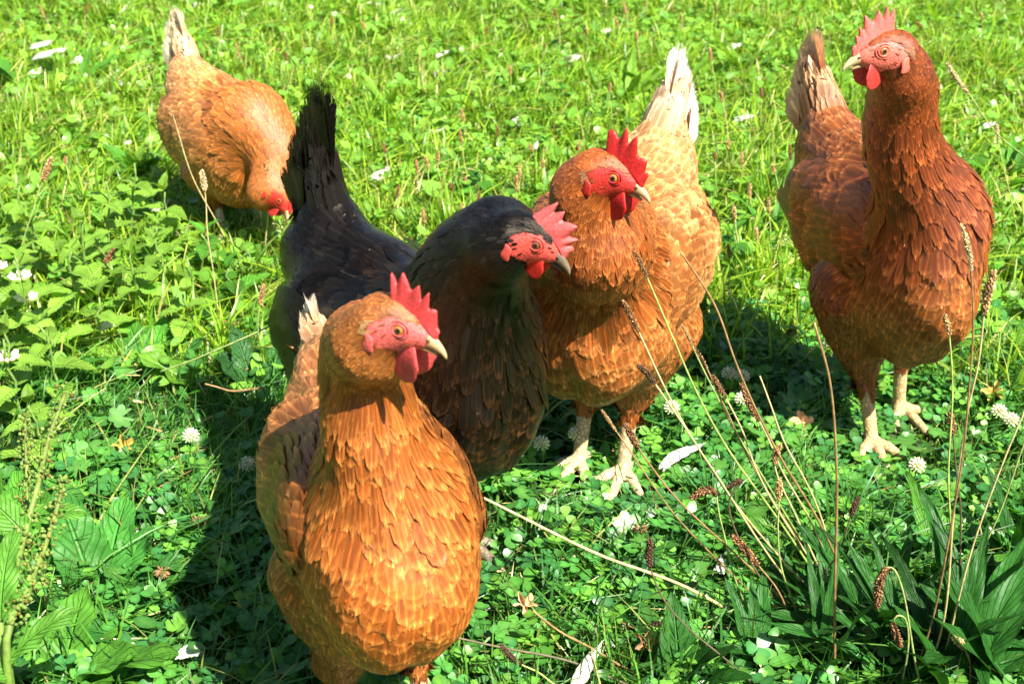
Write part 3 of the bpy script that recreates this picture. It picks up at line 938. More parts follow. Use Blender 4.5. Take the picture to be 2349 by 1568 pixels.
    # ---- wattles and ear lobes
    for si in (-1, 1):
        mb = MB()
        ws = c.get('wattle', 1.0)
        ax0 = norm(hx * .95 + hy * si * .28); az = norm(hz - ax0 * hz.dot(ax0)); az = norm(az + np.array((0, 0, .5)) * 0); ay = np.cross(az, ax0)
        def shp(x, y, z):
            f = 1 - .30 * np.clip(z, 0, 1) ** 2 + .05 * np.sin(z * 9)
            return x * f, y + .9 * (x ** 2) - .5 + .25 * np.sin(z * 3), z
        cpt = HF(.0150, si * .0080, -.0095 - .0132 * ws)
        ellipsoid(mb, cpt, (ax0, ay * si, az), np.array((.0135, .0026, .0150)) * hs * ws, K['wattle'], 20, 14, shape=shp)
        mb.build('wattle', (M_COMB,), root)
        mb = MB()
        cpt = HF(-.0115, si * .034, -.0150)[None].copy()
        for _ in range(25):
            cpt = cpt - si * hy[None] * sdf(pr, cpt)[:, None] * .9
        cpt = cpt[0] + hy * si * .0012 * hs
        def shp2(x, y, z): return x * (1 - .25 * z) + .25 * np.sin(z * 4), y + .3 * x * x, z
        ellipsoid(mb, cpt, (norm(hx + hz * .35), hy * si, norm(hz - hx * .35)), np.array((.0050, .0016, .0088)) * hs * c.get('lobe', 1.0), np.array(K['face']) * 1.0, 14, 10, shape=shp2)
        mb.build('ear_lobe', (M_COMB,), root)

    # ---- eyes
    for si in (-1, 1):
        p = HF(.0075, si * .03, .0028)[None].copy()
        for _ in range(25):
            p = p - si * hy[None] * sdf(pr, p)[:, None] * .9
        p = p[0]
        nrm = norm(sdf_grad(pr, p[None])[0] * .6 + hy * si * .8)
        tx = norm(hx - nrm * hx.dot(nrm)); ty = np.cross(nrm, tx)
        mb = MB()
        Rr = .0056 * hs
        cen = p - nrm * (Rr * .52)
        radii = np.array([0, .0010, .00215, .00225, .0032, .0044, .0046, .0052]) * hs * .98
        cols = [(.005,) * 3] * 3 + [K['iris_in']] * 1 + [K['iris']] * 2 + [(.03, .015, .01)] * 2
        ring = []
        kseg = 28
        a = np.linspace(0, 2 * np.pi, kseg, endpoint=False)
        Ve, Ce = [], []
        for r_, cl in zip(radii, cols):
            zf = math.sqrt(max(Rr * Rr - r_ * r_, 0))
            Ve.append(cen + nrm * zf + (np.cos(a)[:, None] * tx + np.sin(a)[:, None] * ty) * max(r_, 1e-5)); Ce += [cl] * kseg
        nr_ = len(radii)
        i, jj = np.meshgrid(np.arange(nr_ - 1), np.arange(kseg), indexing='ij')
        q = np.stack([i * kseg + jj, (i + 1) * kseg + jj, (i + 1) * kseg + (jj + 1) % kseg, i * kseg + (jj + 1) % kseg], -1).reshape(-1, 4)
        mb.add(np.concatenate(Ve), [q], np.array(Ce), None, 0)
        eye = mb.build('eye', (M_EYE,), root)
        mb = MB()
        aa = np.linspace(0, 2 * np.pi, 33)
        lid = p + nrm * .0006 * hs + (np.cos(aa)[:, None] * tx * 1.08 + np.sin(aa)[:, None] * ty * .92) * .0054 * hs
        tube(mb, lid, .00105 * hs, np.array(K['face']) * .95, k=8, cap=False)
        lid2 = p - nrm * .0004 * hs + (np.cos(aa)[:, None] * tx * 1.1 + np.sin(aa)[:, None] * ty * .95) * .0076 * hs
        tube(mb, lid2, .00085 * hs, np.array(K['face']) * 1.0, k=8, cap=False)
        mb.build('eyelid', (M_COMB,), eye)
    return root


def L2(y=.045, hx_=-.002, fx=.02, hz=.086, ang=0):
    return [dict(hock=(hx_, -y, hz), foot=(fx, -y, 0), ang=ang - 5), dict(hock=(hx_, y, hz), foot=(fx, y, 0), ang=ang + 5)]


def dirw(a_deg, z=0.0):
    a = math.radians(a_deg)
    return (math.cos(a), math.sin(a), z)


RED = (.62, .05, .035)
HENS = []
# dark red-brown hen standing tall on the right
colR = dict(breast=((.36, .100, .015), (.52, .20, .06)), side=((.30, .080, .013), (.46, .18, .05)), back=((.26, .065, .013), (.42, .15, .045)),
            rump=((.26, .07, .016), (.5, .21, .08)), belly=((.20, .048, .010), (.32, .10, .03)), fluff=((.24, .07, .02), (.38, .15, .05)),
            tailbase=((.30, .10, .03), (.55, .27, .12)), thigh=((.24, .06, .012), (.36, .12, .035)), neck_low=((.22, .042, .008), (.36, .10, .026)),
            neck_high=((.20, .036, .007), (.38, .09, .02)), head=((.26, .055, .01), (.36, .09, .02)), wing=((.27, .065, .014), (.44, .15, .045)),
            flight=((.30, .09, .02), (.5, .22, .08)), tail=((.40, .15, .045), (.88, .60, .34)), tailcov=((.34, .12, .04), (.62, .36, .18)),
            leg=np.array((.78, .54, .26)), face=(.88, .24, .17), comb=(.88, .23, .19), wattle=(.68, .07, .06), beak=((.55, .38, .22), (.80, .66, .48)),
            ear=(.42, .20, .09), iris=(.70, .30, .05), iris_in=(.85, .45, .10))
HENS.append(dict(seed=1, label='dark red-brown hen standing tall at the right, head and beak turned left', mat=M_GINGER, col=colR,
    width=.61, wing_out=.013, hs=.92, raise_=-.014, pitch=-5, tail_w=.036, cw=.3, foot=ground(1981, 990), yaw=math.radians(-74), head=at(2024, 112, 1.30), head_dir=dirw(200, -.16), legs=[dict(hock=(.005, -.012, .084), foot=(.034, -.010, 0), ang=-10), dict(hock=(-.03, .055, .092), foot=(-.03, .062, 0), ang=5)],
    neck=[at(2068, 330, 1.345), at(2072, 190, 1.33)], neck_r=[.054, .041, .033, .030, .021], cov_white=.25, tail_t=.7, tail_ang=56, tail_len=.12, kb=.66, kt=1.45, comb=dict(h=.027, n=7, lean=(-.15, 0, .3)), wattle=1.0, edge=.85))

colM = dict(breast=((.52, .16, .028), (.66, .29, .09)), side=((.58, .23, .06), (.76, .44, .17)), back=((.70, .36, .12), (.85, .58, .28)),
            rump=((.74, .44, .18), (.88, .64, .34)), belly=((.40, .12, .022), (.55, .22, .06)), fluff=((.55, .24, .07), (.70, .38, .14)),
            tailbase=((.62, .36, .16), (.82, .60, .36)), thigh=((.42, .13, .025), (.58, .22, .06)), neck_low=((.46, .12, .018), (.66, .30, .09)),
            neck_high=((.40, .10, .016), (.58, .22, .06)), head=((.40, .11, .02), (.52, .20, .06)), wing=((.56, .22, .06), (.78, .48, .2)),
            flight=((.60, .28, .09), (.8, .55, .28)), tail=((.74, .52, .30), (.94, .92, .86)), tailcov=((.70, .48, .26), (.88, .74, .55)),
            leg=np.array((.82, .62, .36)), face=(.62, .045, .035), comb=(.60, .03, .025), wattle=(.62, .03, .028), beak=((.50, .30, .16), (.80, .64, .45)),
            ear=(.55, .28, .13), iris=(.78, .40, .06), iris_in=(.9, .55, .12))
HENS.append(dict(seed=2, label='ginger hen with cream back and white tail behind the black hen, red face turned right', mat=M_GINGER, col=colM,
    foot=ground(1392, 1062), yaw=math.radians(-113), width=.88, wing_out=.012, raise_=-.02, head=at(1406, 396, 1.17), head_dir=dirw(-30, -.30), legs=L2(.026),
    neck=[at(1370, 560, 1.20), at(1350, 450, 1.20)], neck_r=[.064, .056, .046, .035, .022], cov_white=.2, tail_t=.8, tail_ang=50, tail_len=.115, cm=(1, .86, .76), kb=.56, kt=1.15, comb=dict(h=.034, n=5, thick=.005), wattle=1.2, edge=.95, hs=.88))

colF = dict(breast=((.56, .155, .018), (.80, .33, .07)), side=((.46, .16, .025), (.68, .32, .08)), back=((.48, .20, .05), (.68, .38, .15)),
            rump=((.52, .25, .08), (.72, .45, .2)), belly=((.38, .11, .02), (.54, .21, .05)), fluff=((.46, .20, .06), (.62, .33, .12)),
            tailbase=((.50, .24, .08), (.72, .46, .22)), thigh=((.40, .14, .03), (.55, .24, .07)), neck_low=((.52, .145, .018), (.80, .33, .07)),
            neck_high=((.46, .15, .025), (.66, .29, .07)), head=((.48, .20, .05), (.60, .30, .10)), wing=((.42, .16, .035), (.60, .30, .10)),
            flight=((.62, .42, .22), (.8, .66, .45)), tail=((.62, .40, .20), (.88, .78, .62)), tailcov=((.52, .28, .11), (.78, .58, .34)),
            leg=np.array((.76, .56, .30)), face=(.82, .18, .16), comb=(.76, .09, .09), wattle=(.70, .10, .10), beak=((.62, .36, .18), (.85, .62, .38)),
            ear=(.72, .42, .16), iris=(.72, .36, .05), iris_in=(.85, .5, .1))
HENS.append(dict(seed=3, label='large orange ginger hen in the foreground, closest to the camera, facing right', mat=M_GINGER, col=colF,
    scale=.91, pitch=-10, raise_=-.012, foot=ground(882, 1682), yaw=math.radians(-72), head=at(918, 738, .815), head_dir=dirw(-28, -.26), legs=[dict(hock=(-.0, -.036, .086), foot=(.012, -.036, 0)), dict(hock=(.0, .030, .092), foot=(.02, .036, 0))],
    width=.76, bz=.018, neck=[at(850, 980, .855), at(838, 810, .865)], neck_r=[.052, .035, .031, .030, .021], tail_ang=16, tail_len=.11, cm=(1, .80, .72), kb=.56, kt=1.12, comb=dict(h=.028, n=6), wattle=1.3, edge=1.1, hs=.88))

bk = (.006, .005, .0045)
colB = dict(breast=((.006, .004, .003), (.15, .066, .018)), side=((.006, .005, .0045), (.014, .010, .007)), back=(bk, (.014, .010, .008)),
            rump=(bk, (.014, .011, .009)), belly=((.008, .006, .005), (.08, .04, .014)), fluff=(bk, (.014, .010, .007)),
            tailbase=((.008, .007, .006), (.018, .014, .011)), thigh=(bk, (.03, .018, .009)), neck_low=((.005, .004, .003), (.055, .022, .007)),
            neck_high=((.006, .005, .004), (.012, .009, .006)), head=((.007, .006, .006), (.014, .012, .010)), wing=(bk, (.016, .011, .008)),
            flight=((.009, .007, .006), (.016, .012, .009)), tail=((.010, .008, .007), (.012, .010, .008)), tailcov=((.009, .008, .007), (.02, .016, .013)),
            leg=np.array((.3, .24, .16)), face=(.72, .12, .09), comb=(.80, .17, .16), wattle=(.62, .03, .02), beak=((.05, .045, .04), (.30, .25, .20)),
            ear=(.03, .03, .028), iris=(.30, .10, .03), iris_in=(.45, .18, .05), odd=(.14, .038, .010))
HENS.append(dict(seed=4, label='black hen with brown-laced breast, tail raised at left and head lowered to the right', mat=M_BLACK, col=colB, kb=.55, kt=.62, var=.55,
    width=.9, raise_=-.018, scale=.96, foot=ground(966, 1270), bz=.012, yaw=math.radians(-49), head=at(1225, 545, 1.04), head_dir=dirw(-24, -.50), legs=L2(.04),
    neck=[at(1085, 625, 1.10), at(1150, 545, 1.075)], neck_r=[.066, .058, .046, .034, .021], tail_ang=84, tail_len=.15, tail_w=.042, splay=1.0, fan=3.2, comb=dict(h=.028, n=5, lean=(.55, 0, .2), bend=.004), wattle=.85, edge=.8, hs=.88, odd=0, pitch=-2))

colL = dict(breast=((.56, .20, .04), (.74, .38, .13)), side=((.56, .21, .045), (.78, .42, .14)), back=((.58, .26, .07), (.80, .50, .22)),
            rump=((.62, .34, .13), (.84, .62, .36)), belly=((.46, .17, .04), (.60, .28, .09)), fluff=((.52, .27, .09), (.70, .42, .18)),
            tailbase=((.68, .42, .20), (.85, .66, .42)), thigh=((.5, .2, .05), (.65, .33, .11)), neck_low=((.52, .17, .03), (.7, .32, .10)),
            neck_high=((.5, .17, .03), (.66, .3, .1)), head=((.5, .18, .04), (.6, .28, .1)), wing=((.52, .23, .065), (.74, .42, .17)),
            flight=((.74, .62, .45), (.9, .84, .7)), tail=((.76, .56, .34), (.9, .8, .6)), tailcov=((.70, .46, .24), (.86, .68, .44)),
            leg=np.array((.80, .68, .52)), face=RED, comb=(.62, .05, .04), wattle=(.62, .05, .04), beak=((.55, .38, .22), (.80, .66, .48)),
            ear=(.5, .25, .1), iris=(.70, .30, .05), iris_in=(.85, .45, .10))
HENS.append(dict(seed=5, label='pale ginger hen at the back left, head down pecking beside the black hen\'s tail', mat=M_GINGER, col=colL,
    width=.95, raise_=-.062, foot=ground(545, 530), yaw=math.radians(-50), scale=.80, raise2=0, head=at(646, 452, 1.92), head_dir=dirw(-50, -1.3), head_up=(.8, -.3, .4), legs=L2(.04, hz=.075),
    neck=[at(636, 370, 1.97)], neck_r=[.068, .060, .050, .038, .026], pitch=4, tail_t=.75, cov_white=.35, tail_ang=62, tail_len=.12, cm=(1, .84, .74), kb=.68, kt=1.15, comb=dict(h=.024, n=5), wattle=.9, edge=.9, res=.0032))

import os as _os
ONLY = None
for c in HENS:
    make_hen(c)
#@@MEADOW

# ------------------------------------------------------------------ meadow
FEET = []
for c in HENS[:4]:
    sc_, cy_, sy_ = c.get('scale', 1.0), math.cos(c['yaw']), math.sin(c['yaw'])
    for lg in c['legs']:
        f = lg['foot']
        FEET.append((c['foot'][0] + sc_ * (cy_ * f[0] - sy_ * f[1]), c['foot'][1] + sc_ * (sy_ * f[0] + cy_ * f[1])))
FEET = np.array(FEET)


def foot_low(x, y):
    """vegetation is trodden down round the hens' feet"""
    d = np.full(len(x), 9.0)
    for fx, fy in FEET:
        d = np.minimum(d, np.hypot(x - fx, (y - fy + .035) * .75))
    return .3 + .7 * np.clip((d - .04) / .05, 0, 1)


def vnoise(x, y, s, seed=0):
    """cheap smooth noise 0..1"""
    a = np.sin(x * s + seed) * np.cos(y * s * 1.13 + seed * 2.1) + .6 * np.sin(x * s * 2.3 + y * s * 1.9 + seed * 3.3) + .4 * np.cos(x * s * 4.1 - y * s * 3.7 + seed)
    return .5 + .25 * a


def half_w(y): return .16 + .42 * y      # a bit more than the half width the photograph sees


def scatter(n, y0, y1, margin=0.0, rs=rng):
    """points over the seen wedge of ground, uniform per area"""
    y = np.sqrt(rs.random(n) * (y1 ** 2 - y0 ** 2) + y0 ** 2)
    x = (rs.random(n) * 2 - 1) * (half_w(y) + margin)
    return x, y


def grass(n, y0, y1, h0, h1, w0, w1, lean, cols, name=None, margin=0.0, rs=rng, x=None, y=None, V4=False):
    if x is None: x, y = scatter(n, y0, y1, margin, rs)
    n = len(x)
    hh = rs.uniform(h0, h1, n) * (.65 + .7 * vnoise(x, y, 9, 2)) * foot_low(x, y)
    az = rs.uniform(0, 2 * np.pi, n)
    ln = np.abs(rs.normal(0, lean, n)) + .1
    wd = rs.uniform(w0, w1, n)
    v = np.array([0, .3, .62, .86, 1.0]); wv = np.array([.8, 1.0, .8, .45, .06])
    out = np.stack([np.cos(az), np.sin(az)], 1)
    tw = az + np.pi / 2 + rs.normal(0, .5, n)
    sd_ = np.stack([np.cos(tw), np.sin(tw)], 1)
    hor = ln[:, None] * hh[:, None] * v[None] ** 1.8
    zz = hh[:, None] * (v[None] - .28 * np.minimum(ln, 1.6)[:, None] * v[None] ** 2.2)
    base = np.stack([x, y], 1)
    cx = base[:, None] + out[:, None] * hor[..., None]
    V = np.empty((n, 5, 2, 3))
    for k, s in enumerate((-1, 1)):
        V[:, :, k, :2] = cx + s * sd_[:, None] * (wd[:, None] * wv[None] * .5)[..., None]
        V[:, :, k, 2] = zz + .0006 * k - .004
    i = np.arange(4)
    q = np.stack([i * 2, i * 2 + 1, i * 2 + 3, i * 2 + 2], 1)
    Fq = (q[None] + (np.arange(n) * 10)[:, None, None]).reshape(-1, 4)
    cols = np.array(cols)
    ci = rs.choice(len(cols), n, p=np.array([.38, .30, .22, .10][:len(cols)]) / sum([.38, .30, .22, .10][:len(cols)]))
    C = cols[ci] * np.exp(rs.normal(0, .18, (n, 1))) * (.8 + .4 * vnoise(x, y, 5, 7))[:, None]
    Cv = np.repeat(C, 10, 0)
    return V.reshape(-1, 3), Fq, Cv


def join(parts):
    Vs, Fs, Cs, n = [], {}, [], 0
    for V, F_, C in parts:
        Vs.append(V); Cs.append(C)
        for f in (F_ if isinstance(F_, list) else [F_]):
            Fs.setdefault(f.shape[1], []).append(f + n)
        n += len(V)
    return np.concatenate(Vs), [np.concatenate(Fs[k]) for k in Fs], np.concatenate(Cs)


def tufts(nc, y0, y1, per, h0, h1, w0, w1, cols):
    cx, cy = scatter(nc, y0, y1)
    x = np.repeat(cx, per) + rng.normal(0, .014, nc * per); y = np.repeat(cy, per) + rng.normal(0, .014, nc * per)
    return grass(0, 0, 0, h0, h1, w0, w1, .75, cols, x=x, y=y)


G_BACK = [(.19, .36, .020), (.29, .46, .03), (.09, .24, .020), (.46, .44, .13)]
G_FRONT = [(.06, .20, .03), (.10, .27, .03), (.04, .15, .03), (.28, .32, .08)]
parts = [
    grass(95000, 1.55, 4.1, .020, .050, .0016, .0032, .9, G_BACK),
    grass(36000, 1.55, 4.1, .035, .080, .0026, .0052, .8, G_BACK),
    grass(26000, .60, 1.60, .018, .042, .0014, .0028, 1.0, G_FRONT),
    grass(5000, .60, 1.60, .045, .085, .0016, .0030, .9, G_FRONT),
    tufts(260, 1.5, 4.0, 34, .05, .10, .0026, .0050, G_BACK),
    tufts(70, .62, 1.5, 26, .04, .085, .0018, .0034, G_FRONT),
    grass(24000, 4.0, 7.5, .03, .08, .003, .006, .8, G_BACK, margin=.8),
]
# margins outside the photograph's frame, thinner
xs = rng.uniform(-3.0, 3.0, 110000); ys = rng.uniform(.2, 5.0, 110000)
o_ = np.abs(xs) > half_w(ys)
parts.append(grass(0, 0, 0, .03, .075, .0025, .005, .8, G_BACK, x=xs[o_], y=ys[o_]))
V, Fs, C = join(parts)
tag(mesh_obj('grass', V, Fs, C, None, (M_GRASS,)), 'short lush green grass covering the meadow', 'grass', kind='stuff')


def fans(centre, nrm, az, size, rim, cup, col, colc, rs=rng):
    """leaves as fans: rim (k,2) outline in (along, across); centre = leaf base, az = direction"""
    n = len(centre); k = len(rim)
    t = norm(np.stack([np.cos(az), np.sin(az), np.zeros(n)], 1))
    t = norm(t - nrm * (t * nrm).sum(1, keepdims=True))
    s = np.cross(nrm, t)
    mid = np.array((rim[:, 0].mean(), 0))
    r2 = ((rim - mid) ** 2).sum(1)
    V = np.empty((n, k + 1, 3))
    V[:, 1:] = centre[:, None] + size[:, None, None] * (t[:, None] * rim[None, :, 0, None] + s[:, None] * rim[None, :, 1, None]) + nrm[:, None] * (cup[:, None] * size[:, None] * (r2 / r2.max())[None])[..., None]
    V[:, 0] = centre + size[:, None] * t * mid[0]
    a = np.arange(k)
    tr = np.stack([np.zeros(k, int), a + 1, (a + 1) % k + 1], 1)
    F3 = (tr[None] + (np.arange(n) * (k + 1))[:, None, None]).reshape(-1, 3)
    C = np.empty((n, k + 1, 3)); C[:, 1:] = col[:, None]; C[:, 0] = colc
    return V.reshape(-1, 3), F3, C.reshape(-1, 3)


CL = np.array([(0, 0), (.22, .26), (.55, .46), (.85, .42), (1.0, .20), (.93, 0), (1.0, -.20), (.85, -.42), (.55, -.46), (.22, -.26)])


def clover(x, y, hz, sz, cols, rs=rng):
    n = len(x)
    hz = hz * foot_low(x, y)
    c0 = np.stack([x, y, hz], 1)
    tilt = norm(np.stack([rs.normal(0, .30, n), rs.normal(-.12, .30, n), np.ones(n)], 1))
    a0 = rs.uniform(0, 2 * np.pi, n)
    ci = rs.integers(0, len(cols), n)
    cc = np.array(cols)[ci] * np.exp(rs.normal(0, .16, (n, 1)))
    out = []
    for k in range(3):
        az = a0 + k * 2.094 + rs.normal(0, .1, n)
        d = np.stack([np.cos(az), np.sin(az), np.zeros(n)], 1)
        nn = norm(tilt + d * rs.normal(-.10, .22, n)[:, None])
        out.append(fans(c0, nn, az, sz * rs.uniform(.9, 1.1, n), CL, rs.uniform(.02, .22, n), cc, cc * 1.45))
    # leaf stalks
    m = n
    a = np.stack([x + rs.normal(0, .006, n), y + rs.normal(0, .006, n), np.full(n, -.003)], 1)
    w_ = np.array((.0006, 0, 0))
    V = np.stack([a - w_, a + w_, c0 + w_, c0 - w_], 1).reshape(-1, 3)
    q = (np.arange(4)[None] + (np.arange(m) * 4)[:, None])
    out.append((V, q, np.repeat(cc * 1.3, 4, 0)))
    return out


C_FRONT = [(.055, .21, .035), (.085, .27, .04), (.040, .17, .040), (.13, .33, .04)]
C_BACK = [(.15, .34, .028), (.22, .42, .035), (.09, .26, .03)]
cl = []
x, y = scatter(8200, .60, 1.75)
keep = (vnoise(x, y, 7, 1) > .18) & ~((x < -.12) & (y > 1.35))
x, y = x[keep], y[keep]
cl += clover(x, y, rng.uniform(.012, .036, len(x)), .0078 + .0068 * rng.random(len(x)) ** 1.5, C_FRONT)
x, y = scatter(12000, 1.6, 4.0)
keep = vnoise(x, y, 4, 5) > .60
x, y = x[keep], y[keep]
cl += clover(x, y, rng.uniform(.012, .04, len(x)), rng.uniform(.007, .012, len(x)), C_BACK)
V, Fs, C = join(cl)
tag(mesh_obj('clover', V, Fs, C, None, (M_CLOVER,)), 'dense carpet of low round-leaved white clover', 'clover', kind='stuff')

# low mixed weeds: lobed cranesbill leaves, small round and oval leaves
a = np.linspace(-np.pi * .86, np.pi * .86, 43)
lob = np.stack([np.cos(a) * (.62 + .38 * np.abs(np.cos(a * 3.4)) ** .6) + .0, np.sin(a) * (.62 + .38 * np.abs(np.cos(a * 3.4)) ** .6)], 1)
lob = np.vstack([[(-.08, 0)], lob])
a = np.linspace(0, 2 * np.pi, 12, endpoint=False)
oval = np.stack([.5 + .5 * np.cos(a), .30 * np.sin(a)], 1)
wd_ = []
x, y = scatter(620, .62, 1.7); n = len(x)
k_ = (vnoise(x, y, 6, 9) > .5); x, y = x[k_], y[k_]; n = len(x)
wd_.append(fans(np.stack([x, y, rng.uniform(.018, .038, n) * foot_low(x, y)], 1), norm(np.stack([rng.normal(0, .35, n), rng.normal(-.1, .35, n), np.ones(n)], 1)),
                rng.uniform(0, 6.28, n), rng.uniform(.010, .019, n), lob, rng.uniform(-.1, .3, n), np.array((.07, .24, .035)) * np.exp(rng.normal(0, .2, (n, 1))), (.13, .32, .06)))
x, y = scatter(9000, 1.5, 4.1); n = len(x)
wd_.append(fans(np.stack([x, y, rng.uniform(.01, .045, n) * foot_low(x, y)], 1), norm(np.stack([rng.normal(0, .5, n), rng.normal(-.1, .5, n), np.ones(n)], 1)),
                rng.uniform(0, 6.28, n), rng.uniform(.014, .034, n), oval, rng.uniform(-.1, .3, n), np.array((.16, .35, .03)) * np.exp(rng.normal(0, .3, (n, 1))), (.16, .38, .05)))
x, y = scatter(1500, .6, 1.6); n = len(x)
wd_.append(fans(np.stack([x, y, rng.uniform(.01, .035, n) * foot_low(x, y)], 1), norm(np.stack([rng.normal(0, .5, n), rng.normal(-.1, .5, n), np.ones(n)], 1)),
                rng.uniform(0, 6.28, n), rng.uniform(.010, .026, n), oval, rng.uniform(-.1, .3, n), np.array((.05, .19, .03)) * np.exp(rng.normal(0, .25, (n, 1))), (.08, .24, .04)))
V, Fs, C = join(wd_)
tag(mesh_obj('low_weeds', V, Fs, C, None, (M_CLOVER,)), 'mixed low cranesbill and oval weed leaves among the grass', 'ground cover', kind='stuff')

# dead straw and mown clippings lying in the turf
x, y = scatter(5200, .62, 4.0); n = len(x)
az = rng.uniform(0, 6.28, n); Ls = rng.uniform(.015, .06, n)
d = np.stack([np.cos(az), np.sin(az), rng.normal(0, .15, n)], 1)
p0 = np.stack([x, y, rng.uniform(.006, .028, n) * foot_low(x, y)], 1)
sd2 = np.stack([-np.sin(az), np.cos(az), rng.normal(0, .5, n)], 1) * rng.uniform(.0005, .0013, n)[:, None]
V = np.stack([p0 - sd2, p0 + sd2, p0 + d * Ls[:, None] + sd2 * .3, p0 + d * Ls[:, None] - sd2 * .3], 1).reshape(-1, 3)
q = (np.arange(4)[None] + (np.arange(n) * 4)[:, None])
cols = np.array([(.50, .42, .18), (.36, .24, .10), (.55, .50, .28), (.22, .12, .06)])[rng.integers(0, 4, n)]
tag(mesh_obj('straw', V, [q], np.repeat(cols, 4, 0), None, (M_DRY,)), 'dry straw and clippings lying in the turf', 'straw', kind='stuff')


# ------------------------------------------------------------------ ribwort seed stalks
def seed_head(mb, pts, r, col, rs):
    """knobbly spike along pts"""
    pts = spline(pts, 12)
    n = len(pts)
    t = np.linspace(0, 1, n)
    prof = r * np.clip(np.sin(np.pi * np.clip(t * .94 + .05, 0, 1)) ** .45, .25, 1)
    tube(mb, pts, prof * .8, np.array(col) * .6, k=8)
    L = np.linalg.norm(np.diff(pts, axis=0), axis=1).sum()
    ns = int(max(40, min(150, L / .00032)))
    T = norm(np.gradient(pts, axis=0))
    tt = (np.arange(ns) + .5) / ns
    c = np.stack([np.interp(tt, t, pts[:, i]) for i in range(3)], 1); Tt = norm(np.stack([np.interp(tt, t, T[:, i]) for i in range(3)], 1))
    rr = np.interp(tt, t, prof)
    ref = np.array((.3, .8, .2)); U = norm(np.cross(Tt, ref)); Wv = np.cross(Tt, U)
    ang = np.arange(ns) * 2.4 + rs.normal(0, .2, ns)
    o = U * np.cos(ang)[:, None] + Wv * np.sin(ang)[:, None]
    p = c + o * rr[:, None] * .85
    s1 = rs.uniform(.0007, .0012, ns)[:, None] * (r / .0030)
    octa = np.stack([p + o * s1 * 1.5 + Tt * s1 * 1.2, p + np.cross(o, Tt) * s1, p - np.cross(o, Tt) * s1, p + Tt * s1 * 1.9, p - Tt * s1 * .9, p - o * s1 * .4], 1).reshape(-1, 3)
    f = np.array([(0, 1, 3), (0, 3, 2), (0, 4, 1), (0, 2, 4), (5, 3, 1), (5, 2, 3), (5, 1, 4), (5, 4, 2)])
    Fq = (f[None] + (np.arange(ns) * 6)[:, None, None]).reshape(-1, 3)
    cc = np.array(col) * np.exp(rs.normal(0, .3, (ns, 1))) * rs.choice([.55, 1, 1.5], (ns, 1))
    mb.add(octa, [Fq], np.repeat(cc, 6, 0))


SEEDC = {'tan': (.50, .30, .13), 'brown': (.26, .13, .055), 'dark': (.10, .055, .03), 'pale': (.62, .47, .24)}
STEMC = {'green': ((.16, .26, .06), (.38, .42, .14)), 'straw': ((.42, .36, .14), (.66, .52, .26)), 'brown': ((.20, .13, .05), (.34, .20, .09)), 'dark': ((.07, .07, .035), (.13, .10, .05)), 'lime': ((.28, .40, .08), (.42, .52, .14))}
srs = np.random.default_rng(77)


def stalk(px, label, hl=None, seed='brown', stem='green', dy=0.0, Y=None, r=.00095, hr=.0027, group='ribwort seed stalks'):
    """px: photograph coordinates from the seed tip down to the foot; hl: length of the seed head in m"""
    bx, by = px[-1]
    g = ground(bx, by, .01) if Y is None else at(bx, by, Y)
    Yb = g[1]
    n = len(px)
    pts = [at(p[0], p[1], Yb + dy * (1 - i / (n - 1))) for i, p in enumerate(px)]
    pts[-1] = np.array((g[0], g[1], min(g[2], 0.0) if Y is None else g[2]))
    if Y is None and pts[-1][2] > 0: pts[-1][2] = -.002
    c = spline(pts, 42)[::-1]
    base = c[0].copy()
    hr *= .9
    root = empty('ribwort_stalk', tuple(base))
    tag(root, label, 'seed stalk', group)
    cum = np.concatenate([[0], np.cumsum(np.linalg.norm(np.diff(c, axis=0), axis=1))])
    L = cum[-1]
    hl_ = hl or 0
    k = c - base
    wob = np.sin(np.linspace(0, 9, len(k)) + srs.uniform(0, 6))[:, None] * np.array((.0012, .001, 0)) * np.sin(np.linspace(0, np.pi, len(k)))[:, None]
    k = k + wob
    cut = np.searchsorted(cum, L - hl_) if hl_ else len(k)
    mb = MB()
    a_, b_ = STEMC[stem]
    tt = np.linspace(0, 1, max(cut + 1, 2))[:, None][:cut + 1]
    st = k[:cut + 1]
    tube(mb, st, np.linspace(r * 1.15, r * .75, len(st)), np.array(a_) * (1 - tt[:len(st)]) + np.array(b_) * tt[:len(st)], k=6)
    mb.build('stem', (M_STEM,), root)
    if hl_:
        mb = MB()
        seed_head(mb, k[max(cut - 1, 0):], hr, SEEDC[seed], srs)
        mb.build('seed_head', (M_SEED,), root)
    return root


S = stalk
S([(1428, 690), (1455, 740), (1520, 875), (1582, 990), (1680, 1150), (1800, 1290), (1900, 1370)], 'straw-coloured seed stalk whose brown head crosses the lower breast of the middle ginger hen', .030, 'brown', 'straw', -.05)
S([(1462, 838), (1490, 862), (1560, 960), (1625, 1065), (1720, 1210), (1860, 1380)], 'seed stalk with a bent dark head just above the thigh of the middle ginger hen', .024, 'dark', 'straw', -.04)
S([(1455, 575), (1480, 628), (1540, 770), (1600, 900), (1680, 1040), (1790, 1200), (1920, 1370)], 'tall lime green stalk whose worn head lies on the breast of the middle ginger hen', .024, 'brown', 'lime', -.05, hr=.0024)
S([(1560, 575), (1640, 700), (1690, 830), (1745, 960), (1800, 1070), (1880, 1200), (1960, 1340)], 'long thin bare brown stem leaning from beside the middle hen, without a seed head', None, 'brown', 'brown', -.03, r=.0011)
S([(1700, 880), (1722, 930), (1762, 1000), (1800, 1090), (1870, 1220), (1940, 1340)], 'stalk with the longest dark brown seed head, between the middle hen and the right hen', .040, 'brown', 'straw', 0, hr=.0033)
